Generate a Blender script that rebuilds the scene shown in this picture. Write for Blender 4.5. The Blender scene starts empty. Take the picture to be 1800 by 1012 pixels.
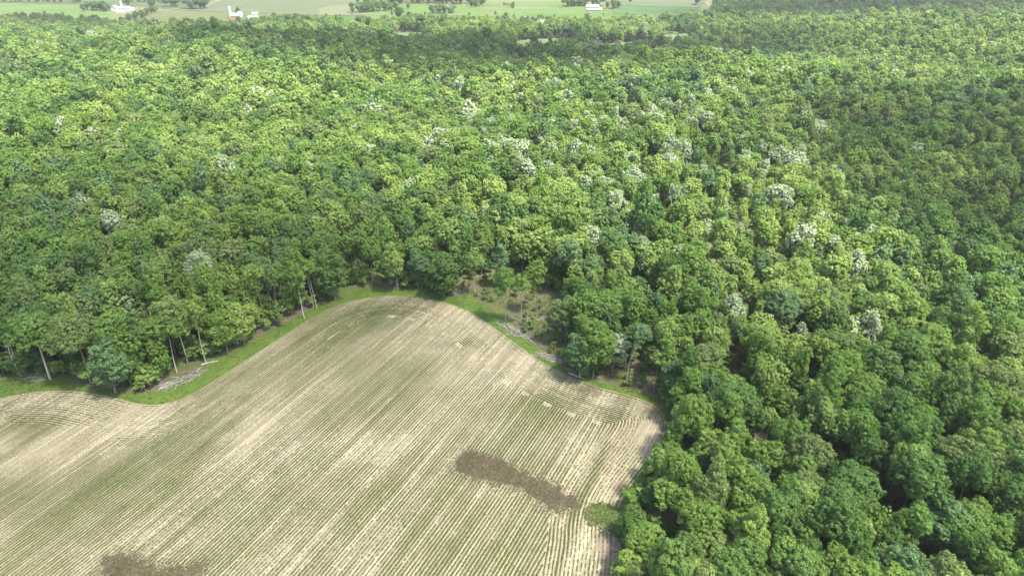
import bpy, bmesh, math, random
import numpy as np
from mathutils import Vector
rng = np.random.default_rng(7)
random.seed(7)
sc = bpy.context.scene
COL = sc.collection

# ------------------------------------------------------------------ camera
F_PX = 1200.0                      # focal length in photo pixels (1800 wide)
PITCH = math.radians(28.3)
CAM = np.array([0.0, 0.0, 120.0])
cd = bpy.data.cameras.new('camera'); cam = bpy.data.objects.new('camera', cd); COL.objects.link(cam)
cd.sensor_width = 36; cd.lens = F_PX / 1800 * 36
cd.clip_start = 1; cd.clip_end = 20000
cam.location = CAM; cam.rotation_euler = (math.pi/2 - PITCH, 0, 0)
sc.camera = cam
# ------------------------------------------------------------------ sky and sun
SUN_EL = math.radians(64); SUN_AZ = math.radians(118)      # azimuth clockwise from +Y (view direction)
w = bpy.data.worlds.new('World'); sc.world = w; w.use_nodes = True
nt = w.node_tree; nt.nodes.clear()
sky = nt.nodes.new('ShaderNodeTexSky'); sky.sky_type = 'NISHITA'; sky.sun_disc = False
sky.sun_elevation = SUN_EL; sky.sun_rotation = SUN_AZ; sky.dust_density = 2.5
bg = nt.nodes.new('ShaderNodeBackground'); bg.inputs[1].default_value = 0.15
wo = nt.nodes.new('ShaderNodeOutputWorld')
nt.links.new(sky.outputs[0], bg.inputs[0]); nt.links.new(bg.outputs[0], wo.inputs[0])
SUN_DIR = np.array([math.sin(SUN_AZ)*math.cos(SUN_EL), math.cos(SUN_AZ)*math.cos(SUN_EL), math.sin(SUN_EL)])
sd = bpy.data.lights.new('sun', 'SUN'); so = bpy.data.objects.new('sun', sd); COL.objects.link(so)
sd.energy = 5.0; sd.angle = math.radians(7); sd.color = (1.0, 0.94, 0.82)
so.rotation_euler = Vector(SUN_DIR).to_track_quat('Z', 'Y').to_euler()
so.location = (0, 0, 400)
vs = sc.view_settings
vs.view_transform = 'Standard'; vs.look = 'None'; vs.gamma = 1; vs.use_curve_mapping = False
vs.exposure = 1.62

# ------------------------------------------------------------------ terrain height
def sstep(a, b, x):
    t = np.clip((x - a) / (b - a), 0, 1); return t*t*(3 - 2*t)
def bump(x, y, cx, cy, rx, ry, h):
    return h*np.exp(-(((x-cx)/rx)**2 + ((y-cy)/ry)**2))
def H(x, y):
    x = np.asarray(x, float); y = np.asarray(y, float)
    z = -50*sstep(240, 1150, y)
    wv = sstep(230, 480, y + 0.5*np.maximum(np.abs(x)-140, 0))*(1 - sstep(1000, 1250, y))
    z = z + wv*(6*np.sin(x/62 + 1.3*np.sin(y/140)) + 5*np.sin(y/85 + x/190) + 2.5*np.sin(x/31+y/43))
    z = z + bump(x, y, -420, 820, 240, 160, 20) + bump(x, y, 620, 900, 340, 190, 30) + bump(x, y, 1150, 1500, 500, 380, 55)
    z = z + bump(x, y, -60, 900, 130, 120, 14) - bump(x, y, 190, 330, 60, 110, 12)
    z = z + 60*sstep(2000, 3600, y)
    z = z - 3.0*np.minimum(((x+10)**2 + (y-150)**2)/170**2, 1.5)*(1 - sstep(230, 420, y))
    return z
def h(x, y): return float(H(x, y))
CP, SP = math.cos(PITCH), math.sin(PITCH)
def at(px, py):
    """ground point seen at photo pixel (1800 x 1012)"""
    a = (px - 900)/F_PX; b = (506 - py)/F_PX
    d = np.array([a, CP + b*SP, -SP + b*CP]); d /= np.linalg.norm(d)
    t = 60.0; step = 2.0
    p = CAM + d*t
    while t < 9000:
        p2 = CAM + d*(t + step)
        if p2[2] < h(p2[0], p2[1]):
            lo, hi = t, t + step
            for _ in range(25):
                m = (lo+hi)/2; q = CAM + d*m
                if q[2] < h(q[0], q[1]): hi = m
                else: lo = m
            q = CAM + d*hi; return q[:2].copy()
        t += step; step = max(2.0, t*0.006)
    return (CAM + d*t)[:2]
def proj(x, y, z):
    dx, dy, dz = x, y, z - CAM[2]
    dep = dy*CP - dz*SP; up = dy*SP + dz*CP
    return 900 + F_PX*dx/dep, 506 - F_PX*up/dep, dep
def pxpoly(pts): return np.array([at(*p) for p in pts])
def inpoly(P, x, y):
    x = np.asarray(x, float); y = np.asarray(y, float); r = np.zeros(x.shape, bool)
    j = len(P) - 1
    for i in range(len(P)):
        xi, yi = P[i]; xj, yj = P[j]
        if yi != yj:
            c = ((yi > y) != (yj > y)) & (x < (xj-xi)*(y-yi)/(yj-yi) + xi)
            r ^= c
        j = i
    return r
def chaikin(P, n=3, closed=False):
    P = np.asarray(P, float)
    for _ in range(n):
        A, B = (P, np.roll(P, -1, 0)) if closed else (P[:-1], P[1:])
        Q = np.empty((2*len(A), 2)); Q[0::2] = .75*A + .25*B; Q[1::2] = .25*A + .75*B
        P = Q if closed else np.vstack([P[:1], Q, P[-1:]])
    return P
def resample(P, d):
    s = np.r_[0, np.cumsum(np.linalg.norm(np.diff(P, axis=0), axis=1))]
    n = max(2, int(s[-1]/d)+1); t = np.linspace(0, s[-1], n)
    return np.stack([np.interp(t, s, P[:, 0]), np.interp(t, s, P[:, 1])], 1)
def polydist(P, x, y):
    x = np.asarray(x, float).ravel(); y = np.asarray(y, float).ravel(); best = np.full(x.shape, 1e9)
    for i in range(len(P)-1):
        ax, ay = P[i]; bx, by = P[i+1]; dx, dy = bx-ax, by-ay; L = dx*dx+dy*dy
        if L == 0: continue
        t = np.clip(((x-ax)*dx + (y-ay)*dy)/L, 0, 1)
        best = np.minimum(best, np.hypot(x-ax-t*dx, y-ay-t*dy))
    return best
def vnoise(x, y, s, seed=0):
    """smooth value noise 0..1"""
    x = np.asarray(x)/s; y = np.asarray(y)/s
    xi = np.floor(x).astype(np.int64); yi = np.floor(y).astype(np.int64); fx = x-xi; fy = y-yi
    fx = fx*fx*(3-2*fx); fy = fy*fy*(3-2*fy)
    def r(a, b):
        v = (a*374761393 + b*668265263 + seed*1442695041) & 0x7fffffff
        v = ((v ^ (v >> 13))*1274126177) & 0x7fffffff
        return ((v ^ (v >> 16)) & 0xffff)/65535.0
    return (r(xi, yi)*(1-fx) + r(xi+1, yi)*fx)*(1-fy) + (r(xi, yi+1)*(1-fx) + r(xi+1, yi+1)*fx)*fy

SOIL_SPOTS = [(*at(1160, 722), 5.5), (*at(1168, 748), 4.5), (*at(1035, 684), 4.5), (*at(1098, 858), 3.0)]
# ------------------------------------------------------------------ materials
MAT = {}
def newmat(name):
    m = bpy.data.materials.new(name); m.use_nodes = True; m.node_tree.nodes.clear(); MAT[name] = m
    return m, m.node_tree
def N(t, kind, **kw):
    n = t.nodes.new(kind)
    for k, v in kw.items(): setattr(n, k, v)
    return n
def val(t, sock, v):
    if isinstance(v, bpy.types.NodeSocket): t.links.new(v, sock)
    else: sock.default_value = v
def mix(t, a, b, f, mode='MIX'):
    n = N(t, 'ShaderNodeMix', data_type='RGBA', blend_type=mode)
    for s, v in ((n.inputs[0], f), (n.inputs[6], a), (n.inputs[7], b)):
        if not isinstance(v, bpy.types.NodeSocket) and not isinstance(v, float): v = (*v, 1) if len(v) == 3 else v
        val(t, s, v)
    return n.outputs[2]
def noise(t, vec, scale, detail=4, rough=.6):
    n = N(t, 'ShaderNodeTexNoise'); n.inputs['Scale'].default_value = scale; n.inputs['Detail'].default_value = detail
    n.inputs['Roughness'].default_value = rough
    if vec is not None: t.links.new(vec, n.inputs['Vector'])
    return n.outputs['Fac']
def ramp(t, f, stops):
    n = N(t, 'ShaderNodeValToRGB'); e = n.color_ramp.elements
    while len(e) < len(stops): e.new(0.5)
    for el, (p, c) in zip(e, stops): el.position = p; el.color = (*c, 1) if len(c) == 3 else c
    t.links.new(f, n.inputs[0]); return n.outputs[0]
def mrange(t, f, a, b, c=0., d=1.):
    n = N(t, 'ShaderNodeMapRange'); val(t, n.inputs[0], f)
    for i, v in enumerate((a, b, c, d)): n.inputs[i+1].default_value = v
    return n.outputs[0]
def pos(t): return N(t, 'ShaderNodeNewGeometry').outputs['Position']
def finish(t, col, rough=.9, spec=.2, trans=0., bumpf=None, bs=.3, bd=.05):
    p = N(t, 'ShaderNodeBsdfPrincipled'); val(t, p.inputs['Base Color'], col if isinstance(col, bpy.types.NodeSocket) else (*col, 1))
    p.inputs['Roughness'].default_value = rough; p.inputs['Specular IOR Level'].default_value = spec
    if bumpf is not None:
        b = N(t, 'ShaderNodeBump'); b.inputs['Strength'].default_value = bs; b.inputs['Distance'].default_value = bd
        t.links.new(bumpf, b.inputs['Height']); t.links.new(b.outputs[0], p.inputs['Normal'])
    o = N(t, 'ShaderNodeOutputMaterial'); sh = p.outputs[0]
    if trans:
        tr = N(t, 'ShaderNodeBsdfTranslucent'); val(t, tr.inputs[0], col if isinstance(col, bpy.types.NodeSocket) else (*col, 1))
        mx = N(t, 'ShaderNodeMixShader'); mx.inputs[0].default_value = trans
        t.links.new(sh, mx.inputs[1]); t.links.new(tr.outputs[0], mx.inputs[2]); sh = mx.outputs[0]
    t.links.new(sh, o.inputs['Surface'])
def leafmat(name, c0, c1, c2, trans=.46, rough=.6, spec=.2):
    """leaf colour: varies from tree to tree (c0..c1) and leaf to leaf (towards c2)"""
    m, t = newmat(name)
    oi = N(t, 'ShaderNodeObjectInfo')
    a = mix(t, c0, c1, oi.outputs['Random'])
    at_ = N(t, 'ShaderNodeAttribute', attribute_name='tint')
    f = mrange(t, at_.outputs['Fac'], .0, 1., .0, 1.)
    b = mix(t, a, c2, f)
    hs = N(t, 'ShaderNodeHueSaturation')
    n = noise(t, oi.outputs['Location'], 0.013, 2)
    val(t, hs.inputs['Hue'], mrange(t, n, .3, .7, .515, .485))
    val(t, hs.inputs['Value'], mrange(t, n, .3, .7, .85, 1.18))
    t.links.new(b, hs.inputs['Color'])
    finish(t, hs.outputs[0], rough, spec, trans)
    return m
leafmat('leaf_mid',   (0.098, 0.197, 0.026), (0.150, 0.251, 0.041), (0.218, 0.325, 0.082))
leafmat('leaf_dark',  (0.066, 0.148, 0.026), (0.102, 0.189, 0.039), (0.157, 0.248, 0.071))
leafmat('leaf_yellow',(0.173, 0.281, 0.043), (0.223, 0.325, 0.067), (0.291, 0.384, 0.124))
leafmat('leaf_olive', (0.129, 0.197, 0.043), (0.169, 0.231, 0.065), (0.215, 0.280, 0.106))
leafmat('leaf_blue',  (0.084, 0.172, 0.052), (0.120, 0.217, 0.071), (0.187, 0.286, 0.124))
leafmat('leaf_pale',  (.195, .275, .120), (.260, .330, .170), (.360, .410, .270), trans=.3)
leafmat('leaf_grey',  (.120, .125, .060), (.140, .140, .075), (.17, .165, .10), trans=.1)
def barkmat(name, c0, c1):
    m, t = newmat(name); p = pos(t)
    f = noise(t, p, 3.0, 5)
    finish(t, mix(t, c0, c1, mrange(t, f, .35, .65)), .9, .15, 0, noise(t, p, 9, 3), .5, .03)
barkmat('bark', (.13, .105, .08), (.25, .21, .165))
barkmat('bark_pale', (.30, .26, .20), (.46, .42, .34))
barkmat('dead_wood', (.26, .235, .205), (.50, .47, .42))
barkmat('brush_wood', (.15, .125, .105), (.30, .265, .23))
# forest floor and general ground
m, t = newmat('ground'); p = pos(t)
n1 = noise(t, p, .045, 4); n2 = noise(t, p, .5, 5); n3 = noise(t, p, 2.5, 4)
c = mix(t, (.120, .098, .066), (.070, .112, .028), mrange(t, n1, .38, .58))
c = mix(t, c, (.17, .145, .105), mrange(t, n2, .52, .72))
c = mix(t, c, (.035, .045, .018), mrange(t, n3, .55, .75, 0, .8))
finish(t, c, .95, .1, 0, n3, .6, .15)
# crop soil with straw residue
m, t = newmat('crop_soil'); p = pos(t)
r0_ = N(t, 'ShaderNodeMapping'); r0_.inputs['Rotation'].default_value = (0, 0, math.radians(26.5)); t.links.new(p, r0_.inputs['Vector'])
rot = N(t, 'ShaderNodeMapping'); rot.inputs['Scale'].default_value = (1, .05, 1); t.links.new(r0_.outputs[0], rot.inputs['Vector'])
n1 = noise(t, p, .028, 4); n2 = noise(t, rot.outputs[0], .45, 5); n3 = noise(t, p, 1.6, 6, .7); n4 = noise(t, p, .11, 4); n5 = noise(t, p, 5, 4)
rt2 = N(t, 'ShaderNodeMapping'); rt2.inputs['Scale'].default_value = (1, .02, 1); t.links.new(r0_.outputs[0], rt2.inputs['Vector']); n6 = noise(t, rt2.outputs[0], 1.1, 3, .7)
c = mix(t, (0.188, 0.165, 0.103), (0.245, 0.222, 0.153), mrange(t, n3, .3, .7))
c = mix(t, c, (0.165, 0.144, 0.078), mrange(t, n2, .42, .66, 0, .5))
c = mix(t, c, (0.242, 0.222, 0.173), mrange(t, n1, .50, .66, 0, .5))
c = mix(t, c, (0.169, 0.147, 0.085), mrange(t, n4, .55, .75, 0, .5))
c = mix(t, c, (0.115, 0.093, 0.057), mrange(t, n5, .58, .75, 0, .45))
c = mix(t, c, (0.333, 0.300, 0.194), mrange(t, n6, .48, .66, 0, .9))
c = mix(t, c, (0.137, 0.116, 0.067), mrange(t, n6, .46, .30, 0, .6))
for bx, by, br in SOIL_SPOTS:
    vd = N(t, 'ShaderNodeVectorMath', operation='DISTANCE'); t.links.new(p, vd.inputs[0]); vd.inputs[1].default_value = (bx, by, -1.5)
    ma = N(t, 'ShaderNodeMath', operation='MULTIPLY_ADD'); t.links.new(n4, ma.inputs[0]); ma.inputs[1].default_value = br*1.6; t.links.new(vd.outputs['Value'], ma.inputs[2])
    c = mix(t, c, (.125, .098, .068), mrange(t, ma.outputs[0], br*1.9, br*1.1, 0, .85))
finish(t, c, .95, .1, 0, n3, .5, .06)
def patchmat(name, a, b, d, s=.05, s2=.6):
    m, t = newmat(name); p = pos(t); n1 = noise(t, p, s, 4); n2 = noise(t, p, s2, 5)
    c = mix(t, a, b, mrange(t, n1, .38, .62)); c = mix(t, c, d, mrange(t, n2, .5, .7, 0, .8))
    finish(t, c, .95, .1, 0, n2, .4, .1)
patchmat('verge', (0.052, 0.105, 0.014), (0.083, 0.129, 0.021), (0.098, 0.098, 0.042), .12, .9)
patchmat('cutover', (0.091, 0.080, 0.052), (0.070, 0.094, 0.021), (0.118, 0.101, 0.076), .14, .55)
patchmat('weed_ground', (0.106, 0.085, 0.055), (0.089, 0.083, 0.043), (0.178, 0.153, 0.102), .35, 1.3)
patchmat('dirt', (0.167, 0.133, 0.101), (0.196, 0.164, 0.126), (0.133, 0.105, 0.076), .2, 1.2)
patchmat('pasture', (0.052, 0.101, 0.020), (0.074, 0.115, 0.029), (0.088, 0.106, 0.038), .012, .06)
patchmat('pasture_dull', (0.050, 0.071, 0.026), (0.058, 0.078, 0.032), (0.065, 0.077, 0.037), .01, .05)
patchmat('hay', (0.077, 0.088, 0.035), (0.068, 0.085, 0.031), (0.086, 0.093, 0.043), .012, .08)
patchmat('stubble', (0.105, 0.112, 0.059), (0.097, 0.109, 0.056), (0.085, 0.100, 0.047), .01, .06)
patchmat('grey_crop', (0.068, 0.086, 0.041), (0.076, 0.091, 0.048), (0.083, 0.093, 0.054), .01, .07)
patchmat('green_crop', (0.036, 0.083, 0.020), (0.047, 0.095, 0.025), (0.063, 0.097, 0.031), .015, .08)
patchmat('road', (0.109, 0.112, 0.074), (0.120, 0.122, 0.081), (0.100, 0.102, 0.067), .05, .5)
patchmat('marsh', (0.072, 0.115, 0.041), (0.097, 0.131, 0.054), (0.117, 0.133, 0.070), .05, .25)
def tintmat(name, c0, c1, c2, s=.06, trans=.25):
    m, t = newmat(name); p = pos(t)
    a = mix(t, c0, c1, mrange(t, noise(t, p, s, 4), .38, .62))
    at_ = N(t, 'ShaderNodeAttribute', attribute_name='tint')
    finish(t, mix(t, a, c2, at_.outputs['Fac']), .7, .15, trans)
tintmat('crop_leaf', (.068, .092, .025), (.084, .096, .032), (.108, .105, .046))
tintmat('grass_leaf', (.066, .115, .022), (.100, .145, .034), (.165, .158, .075), .3)
tintmat('weed_leaf', (.088, .066, .040), (.118, .092, .058), (.088, .088, .036), .25)
def plainmat(name, c, rough=.6, spec=.3, v=.12):
    m, t = newmat(name); p = pos(t); n = noise(t, p, 1.1, 4)
    finish(t, mix(t, tuple(k*(1-v) for k in c), tuple(min(1, k*(1+v)) for k in c), n), rough, spec)
plainmat('white_paint', (.60, .60, .585)); plainmat('grey_roof', (.19, .20, .23)); plainmat('light_roof', (.46, .465, .47), .5)
plainmat('red_paint', (.30, .05, .04)); plainmat('concrete_white', (.56, .555, .54)); plainmat('dark_glass', (.05, .055, .065), .15, .5)
plainmat('pink_wood', (.45, .34, .31)); plainmat('rubber', (.03, .03, .03)); plainmat('machine', (.10, .07, .05))
# thin cloud: lets about half the sunlight through
def cloudmat(name, dens):
    m, t = newmat(name)
    tr = N(t, 'ShaderNodeBsdfTransparent'); df = N(t, 'ShaderNodeBsdfDiffuse'); df.inputs[0].default_value = (.92, .92, .93, 1)
    tl = N(t, 'ShaderNodeBsdfTranslucent'); tl.inputs[0].default_value = (.92, .92, .93, 1)
    m1 = N(t, 'ShaderNodeMixShader'); m1.inputs[0].default_value = .6; t.links.new(df.outputs[0], m1.inputs[1]); t.links.new(tl.outputs[0], m1.inputs[2])
    m2 = N(t, 'ShaderNodeMixShader'); m2.inputs[0].default_value = dens; t.links.new(tr.outputs[0], m2.inputs[1]); t.links.new(m1.outputs[0], m2.inputs[2])
    o = N(t, 'ShaderNodeOutputMaterial'); t.links.new(m2.outputs[0], o.inputs[0])
cloudmat('cloud_vapour', .30); cloudmat('cloud_dense', .52)

# ------------------------------------------------------------------ mesh helpers
def mesh_np(name, V, Fq, mats, tint=None, fmat=None, smooth=False):
    """V (n,3), Fq (m,3|4) arrays"""
    V = np.asarray(V, np.float32); Fq = np.asarray(Fq, np.int32); k = Fq.shape[1]
    me = bpy.data.meshes.new(name)
    me.vertices.add(len(V)); me.vertices.foreach_set('co', V.ravel())
    me.loops.add(Fq.size); me.loops.foreach_set('vertex_index', Fq.ravel())
    me.polygons.add(len(Fq)); me.polygons.foreach_set('loop_start', np.arange(0, Fq.size, k, dtype=np.int32))
    if fmat is not None: me.polygons.foreach_set('material_index', np.asarray(fmat, np.int32))
    if smooth: me.polygons.foreach_set('use_smooth', np.ones(len(Fq), bool))
    for mm in mats: me.materials.append(MAT[mm])
    if tint is not None:
        a = me.attributes.new('tint', 'FLOAT', 'POINT'); a.data.foreach_set('value', np.asarray(tint, np.float32))
    me.update(calc_edges=True)
    return me
def link(name, data, parent=None, **props):
    ob = bpy.data.objects.new(name, data); COL.objects.link(ob)
    if parent is not None: ob.parent = parent
    for k, v in props.items(): ob[k] = v
    return ob
def kites(C, Nn, L, W, rng, fold=.25):
    """one leaf-shaped quad per row"""
    n = len(C); r = rng.normal(size=(n, 3))
    T = np.cross(Nn, r); T /= np.linalg.norm(T, axis=1)[:, None] + 1e-9
    B = np.cross(Nn, T)
    L = np.asarray(L).reshape(-1, 1); W = np.asarray(W).reshape(-1, 1)
    f = Nn*L*fold*rng.uniform(-1, 1, (n, 1))
    V = np.empty((n, 4, 3)); V[:, 0] = C + T*L; V[:, 1] = C + B*W + f; V[:, 2] = C - T*L*.8; V[:, 3] = C - B*W + f
    return V.reshape(-1, 3), np.arange(4*n).reshape(n, 4)
def tube(path, radii, sides=6):
    path = np.asarray(path, float); V = []; Fc = []
    for i, (p_, r) in enumerate(zip(path, radii)):
        d = path[min(i+1, len(path)-1)] - path[max(i-1, 0)]; d /= np.linalg.norm(d) + 1e-9
        u = np.cross(d, [0.3, 1, 0.1] if abs(d[1]) < .8 else [1, .2, 0]); u /= np.linalg.norm(u); v_ = np.cross(d, u)
        for k in range(sides):
            a = 2*math.pi*k/sides; V.append(p_ + r*(math.cos(a)*u + math.sin(a)*v_))
    for i in range(len(path)-1):
        for k in range(sides):
            a = i*sides + k; b = i*sides + (k+1) % sides; Fc.append((a, b, b+sides, a+sides))
    return np.array(V), np.array(Fc)
def join(parts):
    V = []; Fc = []; o = 0
    for v_, f_ in parts: V.append(v_); Fc.append(f_ + o); o += len(v_)
    return np.vstack(V), np.vstack(Fc)

# ------------------------------------------------------------------ trees
SHAPES = {
 # crown half-width, half-height, centre height, trunk clear height, lobes, lobe radius fraction, density
 'broad':   dict(rx=4.9, rz=4.6, cz=12.2, nl=22, lr=(.30, .46), dens=1.0, tr=.26, low=-.55),
 'oval':    dict(rx=3.7, rz=6.2, cz=11.8, nl=24, lr=(.34, .52), dens=1.0, tr=.22, low=-.9),
 'tall':    dict(rx=3.4, rz=4.6, cz=15.2, nl=16, lr=(.32, .50), dens=.85, tr=.165, low=-.9),
 'thin':    dict(rx=2.5, rz=4.4, cz=14.8, nl=10, lr=(.34, .52), dens=.8, tr=.12, low=-.9),
 'full':    dict(rx=4.5, rz=7.4, cz=9.6, nl=32, lr=(.30, .46), dens=1.0, tr=.26, low=-1.0),
 'sapling': dict(rx=1.9, rz=3.0, cz=4.6, nl=8, lr=(.38, .56), dens=1.1, tr=.08, low=-.9),
 'lean':    dict(rx=3.6, rz=3.2, cz=16.2, nl=12, lr=(.30, .46), dens=.8, tr=.20, low=-.5),
 'fork':    dict(rx=4.4, rz=2.6, cz=16.8, nl=14, lr=(.26, .38), dens=.8, tr=.20, low=-.4),
 'conic':   dict(rx=3.6, rz=8.2, cz=10.5, nl=30, lr=(.22, .34), dens=1.0, tr=.22, low=-.95),
}
def tree_mesh(shape, seed, card=.34, mult=1.0):
    S = SHAPES[shape]; r = np.random.default_rng(seed*101 + 5)
    rx, rz, cz = S['rx'], S['rz'], S['cz']
    lean = np.array([3.6, 1.2]) if shape == 'lean' else r.normal(0, .35, 2)
    # lobes in layers so that the outline is uneven
    cs = []; rs = []
    tries = 0
    while len(cs) < S['nl'] and tries < 4000:
        tries += 1
        u = r.normal(size=3); u /= np.linalg.norm(u)
        if u[2] < S['low']: continue
        k = r.uniform(.38, .98)
        lr = r.uniform(*S['lr'])*rx*r.uniform(.62, 1.12)*(1.12 - .35*max(0, k - .6))
        c_ = np.array([u[0]*rx*k, u[1]*rx*k, u[2]*rz*k])
        if shape == 'conic':
            tt = (c_[2] + rz)/(2*rz); c_[:2] *= 1.35*(1.05 - tt); lr *= 1.35 - .75*tt
        if shape in ('oval', 'full', 'thin', 'tall') and c_[2] > 0: c_[:2] *= 1 - .35*c_[2]/rz
        if any(np.linalg.norm(c_ - q) < .62*(lr + q_) * .72 for q, q_ in zip(cs, rs)): continue
        cs.append(c_); rs.append(lr)
    cs = np.array(cs); rs = np.array(rs)
    sx, sy = r.uniform(.76, 1.24, 2)
    cs[:, 0] *= sx; cs[:, 1] *= sy
    C = []; Nn = []; Ti = []
    for i in range(len(cs)):
        area = 4*math.pi*rs[i]**2
        ncard = area*S['dens']*mult*1.25/(card*card*.9)
        per = 18 if card < .3 else 12 if card < .4 else (9 if card < .6 else 5)
        n = max(4, int(ncard/per))
        u = r.normal(size=(n, 3)); u /= np.linalg.norm(u, axis=1)[:, None]
        keepb = (u[:, 2] > -.7) | (r.random(n) < .35); u = u[keepb]; n = len(u)
        ph = r.uniform(0, 6.28, 6)
        wob = 1 + .13*np.sin(4.5*u[:, 0] + ph[0]) * np.sin(4*u[:, 1] + ph[1]) + .11*np.sin(7*u[:, 2] + ph[2] + 5*u[:, 0])
        rad = rs[i]*wob*(1 - np.abs(r.normal(0, .12, n)))*np.where(r.random(n) < .08, 1.14, 1)
        P = cs[i] + u*rad[:, None]*np.array([1, 1, .86])
        ok = np.ones(n, bool)
        for j in range(len(cs)):
            if j != i: ok &= np.linalg.norm((P - cs[j])/np.array([1, 1, .86]), axis=1) > rs[j]*.74
        P = P[ok]; u = u[ok]; n = len(P)
        if n == 0: continue
        # every spray is a small dome of leaves
        rc = r.uniform(.38, .75, n)*(1 if card < .6 else 1.25)*(.7 if rx < 2 else 1); tn = np.clip(r.uniform(0, .3) + r.normal(.15, .2, n), 0, 1)
        P = np.repeat(P, per, 0); u = np.repeat(u, per, 0); rc = np.repeat(rc, per); tn = np.repeat(tn, per); n = len(P)
        d_ = r.normal(size=(n, 3)) + .75*u + np.array([0, 0, .55]); d_ /= np.linalg.norm(d_, axis=1)[:, None]
        P = P + d_*(rc*r.uniform(.55, 1.05, n))[:, None]*np.array([1.1, 1.1, .7])
        nn = d_ + .25*u + np.array([0, 0, .3]) + r.normal(0, .34, (n, 3)); nn /= np.linalg.norm(nn, axis=1)[:, None]
        C.append(P); Nn.append(nn); Ti.append(np.clip(tn + r.normal(0.05, .15, n), 0, 1))
    C = np.vstack(C); Nn = np.vstack(Nn); Ti = np.concatenate(Ti)
    C[:, 2] += cz; C[:, :2] += lean
    C[:, 2] = np.maximum(C[:, 2], .3)
    n = len(C)
    L = card*r.uniform(.6, 1.35, n); W = L*r.uniform(.5, .8, n)
    V, Fq = kites(C, Nn, L, W, r)
    # trunk and limbs
    top = np.array([lean[0], lean[1], cz + rz*.45])
    parts = []
    nseg = 7; pts = []
    for i in range(nseg+1):
        tt = i/nseg
        if shape == 'lean': xy = lean*np.array([tt**1.9, tt**1.9])
        else: xy = lean*tt + np.array([math.sin(tt*5+seed), math.cos(tt*4+seed*2)])*.16*math.sin(tt*3.1)
        pts.append([xy[0], xy[1], top[2]*tt - (.5 if i == 0 else 0)])
    pts = np.array(pts); tr = S['tr']
    parts.append(tube(pts, [tr*(1.25 if i == 0 else 1)*(1 - .82*i/nseg) for i in range(nseg+1)], 7))
    zb = cz - rz*(.95 if shape in ('fork', 'lean') else .6)
    if shape in ('fork', 'lean'): zb = cz - rz - 2.5
    order = r.permutation(len(cs))[:11]
    for i in order:
        z0 = np.clip(zb + r.uniform(0, .8)*max(.5, cs[i][2] + cz - zb)*.6, 1.5, top[2]*.9)
        tt = z0/top[2]; k = min(int(tt*nseg), nseg-1); f = tt*nseg - k
        a = pts[k]*(1-f) + pts[k+1]*f
        b = cs[i] + np.array([lean[0], lean[1], cz])
        b = a + (b - a)*1.08
        mid = (a + b)/2 + np.array([0, 0, .3*np.linalg.norm(b-a)*(-.25)])
        r0 = tr*(1 - .8*tt)*.6
        parts.append(tube([a, mid, b], [r0, r0*.65, r0*.2], 4))
    TV, TF = join(parts)
    return (V, Fq, np.repeat(Ti, 4)), (TV, TF)
SHAPE_SEEDS = {'broad': 6, 'oval': 5, 'tall': 4, 'thin': 2, 'full': 3, 'sapling': 3, 'lean': 1, 'fork': 1, 'conic': 1}
RAW = {}; CROWN = {}; TRUNK = {}
for sname, k in SHAPE_SEEDS.items():
    for s in range(k):
        cr, tk = tree_mesh(sname, s + 10*len(RAW), card=.2 if sname == 'sapling' else .21)
        CROWN[sname, s] = mesh_np('crown_' + sname, cr[0], cr[1], ['leaf_mid'], cr[2])
        TRUNK[sname, s] = mesh_np('trunk_' + sname, tk[0], tk[1], ['bark'], smooth=True)
def set_mat(ob, name):
    ob.material_slots[0].link = 'OBJECT'; ob.material_slots[0].material = MAT[name]
def add_tree(x, y, shape, seed, leaf, scale=1., zs=1., rz=0., label='', group='', bark='bark', name='tree'):
    e = bpy.data.objects.new(name, None); COL.objects.link(e)
    e.empty_display_size = .5
    e.location = (x, y, h(x, y)); e.rotation_euler = (random.gauss(0, .045), random.gauss(0, .045), rz); e.scale = (scale, scale, scale*zs)
    e['label'] = label; e['category'] = 'tree'; e['group'] = group
    for nm, me, mt in (('trunk', TRUNK[shape, seed], bark), ('crown', CROWN[shape, seed], 'leaf_' + leaf)):
        c_ = bpy.data.objects.new(nm, me); COL.objects.link(c_); c_.parent = e; set_mat(c_, mt)
    return e

# ------------------------------------------------------------------ ground sheet
def axis_lines(lo, hi, dense_lo, dense_hi, d0):
    a = list(np.arange(dense_lo, dense_hi + .1, d0)); s = d0; v_ = dense_hi
    while v_ < hi: s = min(s*1.12, 20 if v_ < 2400 else 300); v_ += s; a.append(v_)
    s = d0; v_ = dense_lo; b = []
    while v_ > lo: s = min(s*1.12, 20 if v_ > -1700 else 300); v_ -= s; b.append(v_)
    return np.array(b[::-1] + a)
gx = axis_lines(-6000, 6000, -360, 400, 5.0); gy = axis_lines(-900, 9000, 30, 420, 5.0)
X, Y = np.meshgrid(gx, gy)
V = np.stack([X.ravel(), Y.ravel(), H(X, Y).ravel()], 1)
nx, ny = len(gx), len(gy)
idx = np.arange(nx*ny).reshape(ny, nx)
Fq = np.stack([idx[:-1, :-1].ravel(), idx[:-1, 1:].ravel(), idx[1:, 1:].ravel(), idx[1:, :-1].ravel()], 1)
link('ground', mesh_np('ground', V, Fq, ['ground'], smooth=True), kind='structure')

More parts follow.
